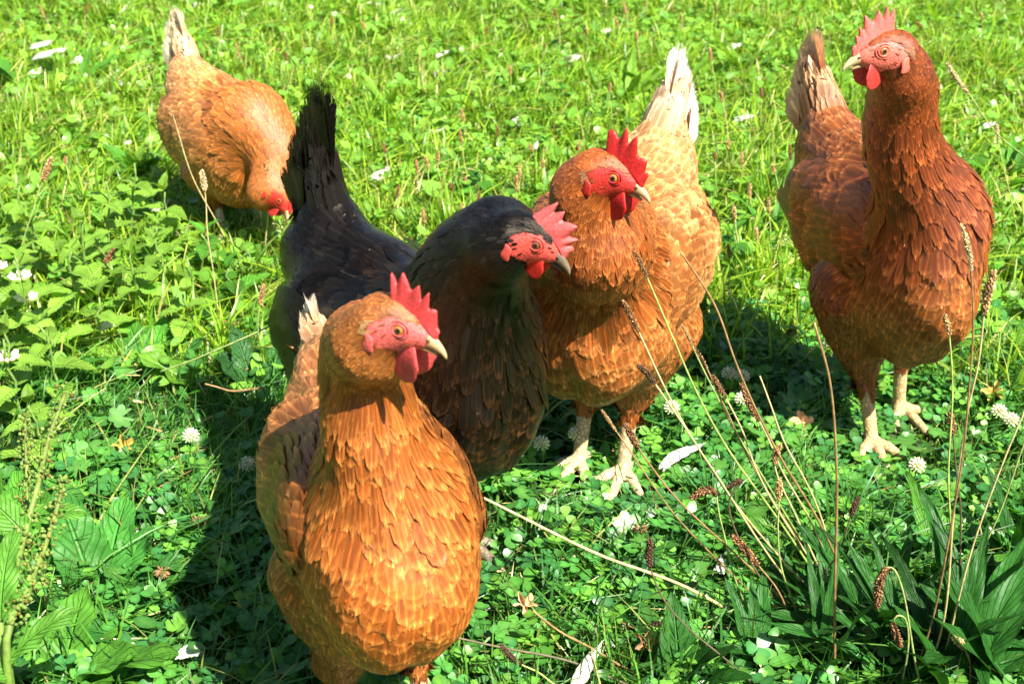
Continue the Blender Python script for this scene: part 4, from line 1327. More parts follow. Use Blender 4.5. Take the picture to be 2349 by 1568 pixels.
S([(1568, 748), (1592, 800), (1640, 900), (1690, 1000), (1780, 1140), (1890, 1300)], 'green stalk with a narrow half-bare tan tip beside the middle hen\'s wing', .018, 'tan', 'green', -.02, hr=.0016)
S([(1590, 790), (1622, 845), (1660, 930), (1710, 1040), (1790, 1170), (1900, 1330)], 'thin brown stalk with a slender tan head right of the middle hen\'s flank', .026, 'tan', 'brown', -.01, hr=.0018)
S([(1635, 862), (1668, 918), (1700, 985), (1735, 1080), (1800, 1190), (1910, 1340)], 'straw stalk with a knobbly brown head just left of the longest seed head', .022, 'brown', 'straw', 0, hr=.0027)
S([(1743, 862), (1768, 930), (1800, 1010), (1860, 1130), (1930, 1300)], 'headless pale straw stem rising between the middle hen and the right hen', None, 'tan', 'straw', 0)
S([(1436, 972), (1462, 1022), (1540, 1125), (1625, 1215), (1760, 1340), (1880, 1430)], 'stalk with a short brown head touching the foot of the middle ginger hen', .021, 'brown', 'brown', -.03, hr=.0033)
S([(1380, 940), (1410, 985), (1480, 1085), (1560, 1190), (1660, 1300), (1790, 1400)], 'thin stalk with a skinny tan tip crossing between the legs of the middle ginger hen', .024, 'tan', 'brown', -.03, hr=.0016, r=.0008)
S([(1868, 740), (1905, 880), (1916, 1060), (1918, 1280), (1916, 1560)], 'tall bare upright brown stem reaching up to the left thigh of the right hen', None, 'brown', 'brown', -.02, r=.0012)
S([(2206, 515), (2226, 600), (2232, 740), (2222, 880), (2200, 1100), (2150, 1380), (2090, 1560)], 'tall stalk whose pale worn head lies against the right side of the right hen', .036, 'pale', 'brown', -.05, hr=.0022)
S([(2280, 622), (2262, 690), (2245, 830), (2215, 960), (2190, 1150), (2170, 1400), (2120, 1560)], 'tall pale stalk with a plump tan head standing just right of the right hen', .030, 'tan', 'straw', -.03, hr=.0036)
S([(2166, 722), (2176, 760), (2184, 900), (2178, 1080), (2180, 1260), (2160, 1450)], 'pale green stalk with a short tan head in front of the right hen\'s rear leg', .018, 'tan', 'lime', -.02)
S([(2180, 945), (2186, 1000), (2192, 1080), (2206, 1200), (2200, 1420)], 'dark stalk with an upright orange-brown head right of the right hen\'s feet', .022, 'brown', 'dark', 0, hr=.0034)
S([(2352, 940), (2300, 1060), (2250, 1200), (2200, 1370), (2150, 1560)], 'straw stem slanting in from the right edge of the meadow with no head', None, 'tan', 'straw', 0)
S([(2352, 1010), (2290, 1180), (2215, 1340), (2150, 1440)], 'green stem curving in from the right edge, lowest of the slanting stems', None, 'tan', 'green', 0)
S([(2172, 145), (2200, 190), (2232, 228), (2290, 310), (2352, 360)], 'bent stalk with a long crooked pale head by the right hen\'s neck', .050, 'pale', 'green', 0, Y=1.75, hr=.0030)
S([(2286, 285), (2292, 332), (2310, 420), (2345, 560)], 'stalk with a fuzzy pale head near the right edge above the right hen\'s breast', .022, 'pale', 'lime', 0)
S([(1586, 1142), (1612, 1126), (1640, 1132), (1652, 1200), (1690, 1330), (1740, 1440)], 'drooping stalk with its brown head hooked to the left over the clover', .024, 'brown', 'green', 0, hr=.0036)
S([(1668, 1118), (1700, 1102), (1672, 1150), (1690, 1230), (1770, 1360), (1840, 1440)], 'short stalk with a small very dark tilted head in the middle of the clover', .016, 'dark', 'dark', 0)
S([(1968, 1142), (1952, 1180), (1925, 1260), (1880, 1340), (1845, 1440)], 'dark curved stalk with a blackish head below the left foot of the right hen', .018, 'dark', 'dark', 0, hr=.0032)
S([(1680, 1228), (1712, 1262), (1755, 1312), (1790, 1370), (1840, 1460)], 'stalk with a thick sausage-like brown head lying low in the leaves', .040, 'brown', 'brown', 0, hr=.0038)
S([(2012, 1392), (2020, 1330), (2040, 1300), (2062, 1330), (2090, 1460), (2130, 1620)], 'nodding stalk with its thick brown head hanging down over the ribwort leaves', .038, 'brown', 'green', 0, hr=.0040)
S([(2066, 1482), (2050, 1430), (2062, 1410), (2080, 1430), (2078, 1520), (2060, 1600)], 'small nodding stalk with a hanging head near the bottom right', .026, 'brown', 'green', 0, hr=.0034)
S([(1490, 1236), (1492, 1300), (1530, 1380), (1600, 1460), (1720, 1560), (1800, 1610)], 'dark curving stalk with an upright rusty dark head among the clover', .024, 'dark', 'dark', 0, hr=.0033)
S([(1148, 1478), (1190, 1522), (1250, 1550), (1330, 1590)], 'yellow-green stalk with a dark head near the bottom, right of the foreground hen', .026, 'dark', 'lime', 0, hr=.0030)
S([(1106, 1140), (1250, 1210), (1400, 1282), (1580, 1350), (1770, 1430)], 'long pale straw stem lying across the clover from the foreground hen to the right', None, 'tan', 'straw', 0, r=.0016)
S([(1040, 1460), (1160, 1485), (1330, 1525), (1500, 1572)], 'dark thin stem lying along the bottom right of the foreground hen', None, 'tan', 'dark', 0, r=.0013)
S([(1222, 1400), (1300, 1456), (1400, 1512), (1500, 1542)], 'rusty brown stem leaning over the white feather at the bottom', None, 'tan', 'brown', 0, r=.0012)
S([(1440, 1445), (1490, 1432), (1545, 1434), (1700, 1442), (1860, 1462)], 'lying stalk with a long blackish head pointing left in the clover', .036, 'dark', 'brown', 0, hr=.0036)
S([(2188, 1462), (2206, 1478), (2225, 1530), (2232, 1590)], 'short stalk with a small egg-shaped tan head at the bottom right', .014, 'tan', 'brown', 0, hr=.0036)
S([(1790, 1018), (1778, 1062), (1800, 1130), (1850, 1240), (1920, 1350)], 'short straw stalk with an upright rusty head beside the clump of leaning stems', .018, 'tan', 'straw', 0, hr=.0030)
S([(1788, 1098), (1786, 1146), (1784, 1220), (1800, 1320), (1850, 1450)], 'green wavy stalk with a rusty upright head under the leaning stems', .020, 'tan', 'green', 0, hr=.0030)
# left side
S([(612, 370), (613, 455), (612, 520), (606, 600)], 'stalk with an upright tan head in front of the back hen\'s leg', .030, 'tan', 'straw', 0, hr=.0032)
S([(462, 392), (473, 462), (480, 560), (495, 680), (512, 755)], 'tall pale stalk with a fat pale head in front of the back hen', .026, 'pale', 'straw', 0, hr=.0042)
S([(384, 246), (397, 268), (425, 360), (465, 450), (530, 560)], 'thin straw stalk with a tiny head crossing the back hen\'s flank', .012, 'tan', 'straw', 0, r=.0009)
S([(262, 572), (230, 616), (180, 668), (130, 730)], 'slanting green stalk with a blunt brown head over the nettle leaves', .022, 'brown', 'lime', 0, hr=.0044)
S([(604, 652), (594, 722), (598, 800), (605, 850)], 'stalk with a slender brown head by the black hen\'s rear edge', .026, 'tan', 'green', 0, hr=.0034)
S([(118, 362), (92, 428), (72, 500), (25, 640), (5, 700)], 'stalk with a stout tan head rising at the far left', .030, 'tan', 'lime', 0, hr=.0046)
S([(150, 358), (155, 395), (195, 480)], 'small bent stalk right of the stout headed one at the far left', .014, 'tan', 'lime', 0)
S([(660, 728), (560, 775), (450, 822), (368, 852)], 'long bare green stem lying over the dock leaves left of the black hen', None, 'tan', 'green', 0, Y=1.30, r=.0011)
S([(470, 880), (530, 895), (605, 890)], 'short tan twig-like stem lying below the dock leaves', None, 'tan', 'brown', 0, Y=1.22, r=.0012)
S([(540, 100), (562, 160), (600, 210), (625, 240)], 'thin green stalk with a long head behind the back hen', .030, 'tan', 'green', 0)
# loose group behind: small, many
small = {'between': ([(1058, 250), (1055, 300), (955, 368), (975, 358), (1005, 350), (1245, 365), (1062, 395), (1215, 330), (1190, 380), (1185, 402), (1222, 392), (1330, 322), (968, 478), (1010, 540), (1063, 465), (880, 330), (770, 480), (1140, 290), (1290, 420), (915, 425), (1100, 440), (1030, 420)],
                     'small seed stalk in the grass between the black hen\'s tail and the middle hen\'s head', (30, 90)),
         'rightmid': ([(1672, 320), (1640, 348), (1700, 350), (1772, 378), (1812, 332), (1762, 452), (1732, 520), (1682, 470), (1655, 210), (1628, 110), (1860, 170), (1900, 330), (1815, 250), (1720, 420), (1670, 560), (1745, 200)],
                      'small seed stalk standing in the grass between the middle hen\'s tail and the right hen', (60, 150)),
         'top': ([(92, 15), (202, 8), (762, 40), (830, 50), (1270, 20), (1430, 5), (1342, 62), (1412, 40), (1460, 70), (1640, 5), (655, 120), (1250, 100), (500, 60), (1120, 60), (1560, 30), (1830, 40), (2100, 50), (2250, 30), (1400, 190), (1170, 150)],
                 'distant small seed stalk near the top of the meadow', (25, 90))}
for key, (pp, lab, (l0, l1)) in small.items():
    for (px_, py_) in pp:
        ln = srs.uniform(l0, l1)
        dx = srs.normal(6, 14)
        S([(px_, py_), (px_ + dx * .4 + srs.normal(0, 3), py_ + ln * .45), (px_ + dx, py_ + ln + 25)], lab, srs.uniform(.014, .026), srs.choice(['tan', 'brown', 'tan']), srs.choice(['straw', 'lime', 'green']), 0,
          hr=.0029, group={'between': 'small seed stalks behind the black hen', 'rightmid': 'small seed stalks left of the right hen', 'top': 'distant seed stalks'}[key])


# ------------------------------------------------------------------ leafy plants
def leaf_grid(mb, p0, d, n, L, Wd, shape='lance', serr=0.0, fold=.25, droop=.3, wave=0.0, col=(.05, .2, .03), m=0, rs=srs, nu=10, nv=30, stalk=.0, stalkcol=None):
    """one leaf blade: root p0, direction d, normal n"""
    d = norm(np.asarray(d, float)); n = np.asarray(n, float); n = norm(n - d * n.dot(d)); s = np.cross(d, n)
    v = np.linspace(0, 1, nv)[:, None]; u = np.linspace(-1, 1, nu + 1)[None]
    if shape == 'lance': w = np.sin(np.pi * np.clip(v, 0, 1) ** .85) ** .8 * (1 - .15 * v) + .05 * (1 - v)
    elif shape == 'ovate': w = np.clip(np.sin(np.pi * np.clip(v * .96 + .04, 0, 1) ** .55), 0, 1) ** .8
    else: w = np.clip(np.sin(np.pi * np.clip(v * .9 + .09, 0, 1) ** .8), 0, 1) ** .55      # broad dock
    se = 1 + serr * (((v * 13) % 1.0) - .5) * np.abs(u) ** 4
    y = u * w * Wd * .5 * se
    z = -fold * np.abs(y) * -1 + wave * L * .05 * np.sin(v * 16 + u * 2 + rs.uniform(0, 6)) * np.abs(u) ** 2 + wave * L * .016 * np.sin(v * 44 - np.abs(u) * 9) * np.abs(u) ** .5 * (1 - np.abs(u) ** 4)
    th = droop * v
    x = L * np.where(droop != 0, np.sin(th * 1.0 + 1e-6) / (droop + 1e-6), v) * np.ones_like(u)
    zz = -L * (1 - np.cos(th)) / (abs(droop) + 1e-6) * np.sign(droop + 1e-9) * np.ones_like(u)
    P = p0 + d * x[..., None] + s * y[..., None] + n * (z + zz)[..., None]
    i, j = np.meshgrid(np.arange(nv - 1), np.arange(nu), indexing='ij'); k = nu + 1
    q = np.stack([i * k + j, i * k + j + 1, (i + 1) * k + j + 1, (i + 1) * k + j], -1).reshape(-1, 4)
    uv = np.stack([(u + 1) / 2 * np.ones_like(v), v * np.ones_like(u)], -1).reshape(-1, 2)
    c = np.array(col) * (1 + .12 * np.sin(v * 5 + rs.uniform(0, 6)))[..., None] * np.ones((1, nu + 1, 1))
    mb.add(P.reshape(-1, 3), [q], c.reshape(-1, 3), uv, m)


def rosette(px, py, n, L, Wd, label, col, spread=(25, 70), shape='lance', group='leaf rosettes', name='plantain_plant', mat=None, az0=None, wave=.3, serr=0, az_rng=None, z0=0.0, fold=.3):
    g = ground(px, py)
    root = empty(name, (g[0], g[1], 0))
    tag(root, label, 'plant', group)
    for i in range(n):
        az = (srs.uniform(0, 6.28) if az_rng is None else math.radians(srs.uniform(*az_rng))) if az0 is None else az0 + i * 6.28 / n + srs.normal(0, .3)
        el = math.radians(srs.uniform(*spread))
        d = np.array((math.cos(az) * math.cos(el), math.sin(az) * math.cos(el), math.sin(el)))
        nrm = np.array((-math.cos(az) * math.sin(el), -math.sin(az) * math.sin(el), math.cos(el)))
        mb = MB()
        leaf_grid(mb, np.array((d[0] * .006, d[1] * .006, z0)), d, nrm, L * srs.uniform(.7, 1.15), Wd * srs.uniform(.75, 1.15), shape, serr, fold, srs.uniform(.3, .9), wave,
                  np.array(col) * math.exp(srs.normal(0, .15)))
        mb.build('leaf', (mat or M_LEAF,), root)
    return root


DG, MG, LG = (.025, .115, .016), (.08, .25, .025), (.19, .38, .035)
R_ = rosette
R_(2020, 1480, 16, .13, .022, 'large clump of glossy narrow ribwort leaves in front of the leaning stalks', DG, (25, 75))
R_(1900, 1420, 10, .10, .020, 'ribwort clump with leaves splayed left at the foot of the leaning stalks', DG, (15, 60))
R_(2220, 1500, 12, .14, .026, 'dark ribwort clump in the bottom right corner', DG, (30, 75))
R_(2150, 1340, 10, .11, .024, 'bright ribwort clump right of the nodding seed head', MG, (30, 75))
R_(2330, 1620, 9, .16, .034, 'broad-leaved dark clump cut by the right bottom corner', DG, (40, 80))
R_(1740, 1560, 8, .09, .018, 'short dark clump at the bottom between the clover and the ribwort', DG, (25, 70))
R_(1560, 1600, 5, .085, .045, 'broad glossy leaves sticking up at the bottom right of the long white feather', DG, (50, 80), 'ovate', wave=.15)
R_(1840, 1300, 7, .09, .020, 'ribwort leaves half hidden among the leaning stems', MG, (20, 65))
for (a_, b_, n_, L_, W_, lab) in ((2080, 1560, 12, .15, .018, 'dense dark leaf clump under the nodding seed heads'),
        (2180, 1620, 10, .16, .024, 'dark leaf clump beside the small egg-shaped seed head'), (1880, 1560, 10, .12, .014, 'grassy dark leaves at the bottom right of the clover'),
        (2330, 1300, 9, .13, .016, 'narrow leaves at the right edge above the dark clumps')):
    R_(a_, b_, n_, L_, W_, lab, DG, (20, 80))
# back of the meadow
for (a_, b_, n_, L_, W_, lab) in ((1560, 235, 12, .13, .022, 'big bright ribwort clump behind the middle hen\'s comb'), (1440, 250, 12, .13, .024, 'bright clump of ribbed leaves left of the middle hen\'s tail'),
        (1180, 230, 9, .11, .018, 'flattened ribwort clump in front of the fallen feathers'), (890, 270, 9, .12, .018, 'upright narrow leaved clump right of the black hen\'s tail tip'),
        (1350, 40, 12, .16, .032, 'bright broad-leaved clump at the top right of the middle'), (1250, 60, 8, .14, .03, 'bright clump at the top centre'),
        (1800, 470, 9, .11, .02, 'ribwort clump beside the left flank of the right hen'), (1770, 560, 8, .10, .018, 'dark green clump in shade left of the right hen'),
        (2320, 430, 9, .15, .022, 'ribwort leaves by the right edge behind the right hen'), (2290, 600, 8, .14, .018, 'long grassy leaves right of the right hen\'s breast'),
        (1700, 180, 9, .12, .022, 'leafy clump behind the tip of the white tail'), (1890, 230, 7, .10, .02, 'leafy clump just left of the right hen\'s tail'),
        (560, 30, 8, .14, .024, 'leafy clump at the top above the back hen'), (180, 215, 7, .12, .03, 'pale broad leaves below the big fallen feather at the left'),
        (60, 215, 6, .13, .05, 'pale round-leaved clump at the left edge below the big fallen feather'), (330, 415, 6, .10, .04, 'shaded blue-green leaves left of the back hen'),
        (1140, 40, 7, .12, .025, 'leafy clump at the top right of the arching feathers'), (2150, 60, 8, .13, .02, 'grassy clump at the top right behind the right hen')):
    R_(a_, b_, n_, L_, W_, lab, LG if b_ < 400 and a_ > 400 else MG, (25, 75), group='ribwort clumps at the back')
# dock leaves left of the black hen
DOCK = dict(shape='dock', name='dock_plant', group='dock plants', wave=.9, serr=.10)
R_(585, 900, 5, .085, .045, 'broad dull green dock leaves against the black hen\'s rear', (.04, .14, .035), (25, 60), az_rng=(20, 170), **DOCK)
R_(470, 900, 3, .10, .045, 'puckered bright dock leaves in the middle of the left side', (.11, .26, .02), (15, 45), az_rng=(60, 200), mat=M_LEAFD, **DOCK)
R_(470, 990, 4, .10, .040, 'spotted curling dock leaves lying over the shaded grass', (.08, .22, .025), (0, 25), az_rng=(150, 400), mat=M_LEAFD, **DOCK)
R_(330, 860, 4, .11, .040, 'smooth long green dock leaf beside the nettles', (.08, .26, .03), (15, 45), az_rng=(60, 220), **DOCK)
R_(130, 1590, 6, .12, .050, 'big crinkled dock leaves in the bottom left corner', (.10, .30, .03), (10, 50), az_rng=(-40, 120), **DOCK)
R_(230, 1400, 6, .11, .048, 'dark shaded dock leaves behind the seed-laden dock stems', (.05, .20, .03), (20, 60), az_rng=(0, 150), **DOCK)
R_(60, 1330, 5, .12, .050, 'crinkled dock leaves at the left edge by the dock stems', (.09, .28, .03), (25, 65), az_rng=(20, 160), **DOCK)
R_(370, 1500, 4, .11, .05, 'half hidden dark dock leaves right of the big crinkled leaves', (.04, .17, .03), (10, 45), az_rng=(0, 180), **DOCK)


def nettle(px, py, H_, label, col, flowers=0, lean=(0, 0), size=.05):
    g = ground(px, py)
    root = empty('dead_nettle', (g[0], g[1], 0))
    tag(root, label, 'plant', 'nettle-like plants on the left')
    nn = max(4, int(H_ / .032))
    top = np.array((lean[0], lean[1], H_))
    st = np.array([top * t + np.array((srs.normal(0, .003), srs.normal(0, .003), 0)) * t for t in np.linspace(0, 1, 8)])
    mb = MB(); tube(mb, st, np.linspace(.0022, .0013, 8), (.16, .26, .06), k=6); mb.build('stem', (M_STEM,), root)
    a0 = srs.uniform(0, 3)
    for i in range(nn):
        t = .25 + .75 * i / (nn - 1)
        p = top * t
        s_ = size * (1.1 - .62 * max(0, (t - .45) / .55) ** 1.2) * srs.uniform(.85, 1.1)
        for k in (0, 1):
            az = a0 + i * 1.57 + k * 3.1416 + srs.normal(0, .15)
            el = math.radians(srs.uniform(-5, 25) + 45 * max(0, t - .8) / .2)
            d = np.array((math.cos(az) * math.cos(el), math.sin(az) * math.cos(el), math.sin(el)))
            nr = np.array((-math.cos(az) * math.sin(el), -math.sin(az) * math.sin(el), math.cos(el)))
            mb = MB()
            leaf_grid(mb, p + d * .004, d, nr, s_, s_ * .66, 'ovate', .34, .25, srs.uniform(.3, .9), .35, np.array(col) * math.exp(srs.normal(0, .14)), nu=8, nv=27)
            mb.build('leaf', (M_LEAF,), root)
        if flowers and .4 < t < .98 and i >= nn - 1 - flowers:
            mb = MB()
            for k in range(9):
                az = k * .7 + srs.normal(0, .1)
                o = np.array((math.cos(az), math.sin(az), .35))
                ellipsoid(mb, p + o * .010 + np.array((0, 0, .004)), (norm(o), norm(np.array((-math.sin(az), math.cos(az), 0))), np.array((0, 0, 1.0))), (.0055, .0026, .0030), (.82, .82, .74), 8, 6)
            mb.build('blossom', (M_PETAL,), root)
    return root


NC = (.20, .38, .045)
for (a_, b_, h_, lab, fl) in ((110, 850, .16, 'dead nettle with bright white blossoms at the left', 2), (30, 730, .14, 'flowering dead nettle cut by the left edge', 2),
        (250, 640, .15, 'tall nettle-like plant below the slanting seed stalk', 0), (300, 560, .13, 'pale nettle-like plant left of the back hen\'s leg', 0), (180, 760, .12, 'leafy nettle-like plant right of the blossoms', 0),
        (60, 1000, .13, 'bushy nettle-like plant below the blossoms', 1), (330, 740, .10, 'small serrated leaf plant above the long dock leaf', 0), (400, 690, .09, 'low nettle-like plant in front of the tall pale stalk', 0),
        (440, 800, .08, 'small nettle-like plant above the puckered dock leaves', 0), (20, 560, .12, 'nettle-like plant at the left edge under the stout seed stalk', 0), (130, 660, .11, 'nettle-like plant behind the blossoms', 0),
        (350, 640, .08, 'pale low nettle-like plant in the middle of the left side', 0), (560, 720, .07, 'small leafy plant close to the black hen\'s rear', 0), (30, 900, .10, 'dark leaved nettle-like plant at the left edge', 0),
        (210, 700, .13, 'nettle-like plant right above the blossoms', 0), (390, 600, .11, 'nettle-like plant just left of the tall pale stalk', 0), (80, 780, .12, 'nettle-like plant between the two flowering ones', 0),
        (300, 690, .10, 'broad toothed plant right of the slanting seed stalk', 0), (230, 830, .09, 'toothed plant in front of the long smooth dock leaf', 0), (150, 930, .11, 'toothed plant above the dock seed stems', 0),
        (500, 640, .07, 'low toothed plant between the pale stalk and the black hen', 0), (90, 620, .13, 'toothed plant behind the left blossoms', 0), (120, 1080, .09, 'toothed plant among the dock seed stems', 0),
        (1665, 640, .07, 'serrated weed growing right of the middle hen', 0), (1115, 480, .06, 'small serrated weed behind the black hen\'s back', 0)):
    nettle(a_, b_, h_, lab, NC if a_ < 500 else MG, fl, (srs.normal(0, .015), srs.normal(0, .01)), size=.052)


def dock_stem(pts_px, label, Y, r=.0042):
    pts = np.array([at(x_, y_, Y + .04 * k) for k, (x_, y_) in enumerate(pts_px)])
    base = pts[0].copy()
    if base[2] > 0:
        pts = np.vstack([[(base[0] - .01, base[1], -.005)], pts]); base = pts[0].copy()
    c = spline(pts, 26) - base
    root = empty('curled_dock', tuple(base)); tag(root, label, 'plant', 'dock seed stems at the left')
    mb = MB(); tube(mb, c, np.linspace(r, r * .35, 26), np.stack([np.linspace(.14, .16, 26), np.linspace(.30, .20, 26), np.linspace(.03, .05, 26)], 1), k=10); mb.build('stem', (M_STEM,), root)
    mb = MB()
    for k in range(15, 26):
        for j in range(16):
            o = norm(srs.normal(0, 1, 3)); s = srs.uniform(.0012, .0021)
            ellipsoid(mb, c[k] + o * srs.uniform(.003, .010) + np.array((0, 0, srs.uniform(-.004, .004))), np.eye(3), (s, s * .7, s), np.array((.17, .26, .05)) * math.exp(srs.normal(0, .25)) * (np.array((1, 1, 1)) if srs.random() > .15 else np.array((1.0, .55, .6))), 6, 5)
    mb.build('seed_cluster', (M_SEED,), root)
    for k in (7, 12, 17):
        az = srs.uniform(-.6, 2.5); d = np.array((math.cos(az), math.sin(az) * .4 - .3, .35)); mb = MB()
        leaf_grid(mb, c[k], d, np.array((0, -.4, 1.0)), .07 - .02 * (k > 12), .022, 'dock', .1, .2, .9, .9, (.11, .30, .035))
        mb.build('leaf', (M_LEAF,), root)
    return root


dock_stem([(0, 1500), (30, 1330), (55, 1230), (90, 1100), (110, 1010), (150, 900)], 'thick lime dock stem with green seed clusters rising at the left edge', .80)
dock_stem([(15, 1500), (60, 1370), (85, 1300), (118, 1210), (145, 1110)], 'second lime dock stem, shorter and leaning right, with seed clusters', .78)
dock_stem([(10, 1390), (50, 1250), (62, 1150), (60, 1050), (58, 960)], 'thin dock stem behind the two thick ones at the left', .90, .003)


# ------------------------------------------------------------------ white clover flower heads
def clover_flower(px, py, label, r=.0085, brown=False, h=.035):
    g = ground(px, py, h)
    root = empty('clover_flower', (g[0], g[1] + .004, 0)); tag(root, label, 'flower', 'clover flower heads')
    mb = MB(); tube(mb, spline([(0, 0, -.004), (.002, .001, h * .5), (0, -.004, h)], 8), .0008, (.14, .28, .06), k=5); mb.build('stem', (M_STEM,), root)
    mb = MB(); c = np.array((0, -.004, h + r * .3))
    nP = 46
    for i in range(nP):
        ph = math.acos(1 - 1.55 * (i + .5) / nP); th = i * 2.4
        o = np.array((math.sin(ph) * math.cos(th), math.sin(ph) * math.sin(th), math.cos(ph)))
        if brown: o = norm(o + np.array((0, 0, -.9)))
        s = norm(np.cross(o, (0.2, .1, 1)))
        t = np.cross(o, s)
        col = np.array((.34, .20, .09)) * math.exp(srs.normal(0, .3)) if brown else np.array((.80, .82, .70)) * srs.uniform(.85, 1.1) - np.array((.12, .0, .2)) * (ph > 1.6)
        ellipsoid(mb, c + o * r * .72, (s, t, o), (r * .13, r * .19, r * .48), col, 6, 5)
    mb.build('flower_head', (M_PETAL,), root)


for (a_, b_, lab, br) in ((1242, 1022, 'white clover flower left of the middle hen\'s feet', 0), (1322, 1000, 'half shaded clover flower close to the middle hen\'s left foot', 0), (1540, 940, 'white clover flower right of the middle hen\'s thigh', 0),
        (2318, 968, 'large white clover flower near the right edge', 0), (2102, 1072, 'small round white clover bud in front of the right hen\'s foot', 0), (2290, 948, 'fading clover flower just left of the large one by the right edge', 0),
        (1702, 868, 'upper white clover flower in the shade between the two right hens', 0), (1702, 920, 'lower white clover flower in the shade between the two right hens', 0), (1672, 862, 'pale clover flower left of the shaded pair', 0), (568, 1070, 'grey-white shaded clover flower left of the foreground hen', 0),
        (438, 1004, 'white clover flower in the grass under the spotted dock leaves', 0), (455, 1195, 'brown withered clover head on a stem, left of the foreground hen', 1), (372, 1312, 'brown withered clover head beside the dark dock leaves', 1),
        (1816, 760, 'brown withered clover head left of the right hen', 1), (1468, 1215, 'small withered clover bud in the middle of the clover', 1), (660, 1680, 'withered clover head', 1)):
    if b_ < 1568: clover_flower(a_, b_, lab, brown=bool(br), r=.0072 if br else .0085)


# ------------------------------------------------------------------ feathers fallen on the grass
def fallen(px, py, L, Wd, rot, label, curve=.3, z=.035, col=(.66, .65, .60), tilt=0.25, roll=0.0, cam_up=0):
    """rot: direction on the ground in degrees, 0 = towards the right"""
    g = ground(px, py, z)
    root = empty('fallen_feather', (g[0], g[1], z)); tag(root, label, 'feather', 'white feathers fallen on the grass')
    a = math.radians(rot)
    d = np.array((math.cos(a), math.sin(a), tilt)); d = norm(d)
    n = norm(np.array((math.sin(roll) * -math.sin(a), -.35 + math.sin(roll) * math.cos(a), 1.0))); n = norm(n - d * n.dot(d)); s = np.cross(d, n)
    nv, nu = 18, 9
    v = np.linspace(0, 1, nv)[:, None]; u = np.linspace(-1, 1, nu)[None]
    w = np.clip(np.sin(np.pi * (v * .93 + .06) ** .8), 0, 1) ** .6 * (1 + srs.normal(0, .07, (nv, nu)))
    th = curve * 2.2 * (v - .5)
    x = L * (np.sin(th) / (curve * 2.2 + 1e-6)); yb = L * (1 - np.cos(th)) / (curve * 2.2 + 1e-6)
    vv = v - .12 * np.abs(u)
    y = u * w * Wd * .5 + yb
    zz = .25 * Wd * (1 - u ** 2) * .5 + srs.normal(0, .0004, (nv, nu))
    P = d * (x - .0 + L * -.10 * np.abs(u))[..., None] + s * y[..., None] + n * zz[..., None]
    i, j = np.meshgrid(np.arange(nv - 1), np.arange(nu - 1), indexing='ij')
    q = np.stack([i * nu + j, i * nu + j + 1, (i + 1) * nu + j + 1, (i + 1) * nu + j], -1).reshape(-1, 4)
    uv = np.stack([(u + 1) / 2 * np.ones_like(v), v * np.ones_like(u)], -1).reshape(-1, 2)
    mb = MB(); mb.add(P.reshape(-1, 3), [q], col, uv); mb.build('vane', (M_WHITE,), root)
    mb = MB(); q_ = P[:, nu // 2] + n * .0006
    q_ = np.vstack([q_[0] - d * L * .14, q_]); tube(mb, q_, np.linspace(.0011, .0003, len(q_)) * (L / .06) ** .5, (.75, .70, .58), k=6); mb.build('quill', (M_BEAK,), root)


FF = fallen
FF(128, 122, .135, .055, -55, 'largest white feather, curved, lying at the upper left', .5, .07, col=(.8, .8, .76))
FF(105, 100, .07, .030, -30, 'shorter white feather tucked against the largest one at the upper left', .3, .07)
FF(178, 137, .034, .026, 80, 'small white tuft right of the largest feather', .1)
FF(82, 165, .036, .026, 60, 'small white tuft below and left of the largest feather', .2)
FF(278, 30, .060, .014, 78, 'slim white feather standing near the top left', .1, tilt=.5)
FF(443, 12, .03, .016, 60, 'white fluff at the top edge above the back hen\'s tail', .2)
FF(295, 192, .055, .010, -8, 'thin arched white feather left of the back hen', -1.1)
FF(240, 313, .018, .014, 20, 'left one of two small white tufts left of the back hen', .3)
FF(297, 326, .020, .012, -20, 'right one of two small white tufts left of the back hen', .3)
FF(345, 478, .062, .020, -12, 'white feather below and left of the back hen', .6)
FF(373, 468, .034, .016, 50, 'short feather overlapping the one below the back hen', .3)
FF(842, 12, .055, .018, 45, 'left feather of the arching pair at the top', -.5)
FF(870, 10, .05, .016, -50, 'middle feather of the arching group at the top', .3)
FF(902, 27, .045, .018, 5, 'right feather of the arching group at the top', .2)
FF(907, 130, .042, .012, 5, 'arched white feather under a brown seed head right of the black tail', -1.0)
FF(1015, 122, .036, .012, 35, 'upper one of two slim feathers right of centre top', .5)
FF(1013, 165, .044, .016, -45, 'lower white feather of the pair above the middle', .3)
FF(797, 165, .032, .022, 85, 'tulip-shaped cream feather above the black tail', .1, tilt=.7, col=(.85, .74, .62))
FF(1390, 70, .030, .020, 20, 'white tuft near the top, right of the bright leaves', .3)
FF(1316, 133, .046, .026, -10, 'broad white feather above the bright ribwort clump', .2)
FF(1250, 122, .036, .006, -60, 'hair-thin curved white feather left of the broad one', -.8)
FF(1686, 105, .036, .020, 10, 'white tuft right of the white tail tip', .3)
FF(1786, 160, .036, .018, -70, 'pointed white feather halfway to the right hen\'s tail', .3)
FF(1712, 268, .040, .018, -15, 'white feather right of the cream hen\'s tail base', .3)
FF(1192, 275, .034, .026, 60, 'fluffy white feather lying above the middle hen\'s head', .2)
FF(1002, 302, .036, .010, -12, 'small arched white feather among the seed heads', -1.0)
FF(1230, 332, .026, .007, 80, 'tiny upright white feather above the middle hen\'s head', .2)
FF(868, 400, .028, .020, 70, 'white tuft just right of the black hen\'s tail', .2)
FF(885, 388, .022, .012, 0, 'small white scrap touching the tuft beside the black tail', .2)
FF(1566, 1036, .058, .014, 28, 'white feather lying in the clover right of the middle hen\'s feet', .4)
FF(1348, 1520, .055, .0135, 62, 'long pale feather at the bottom between clover and stems', .2, col=(.72, .70, .58))
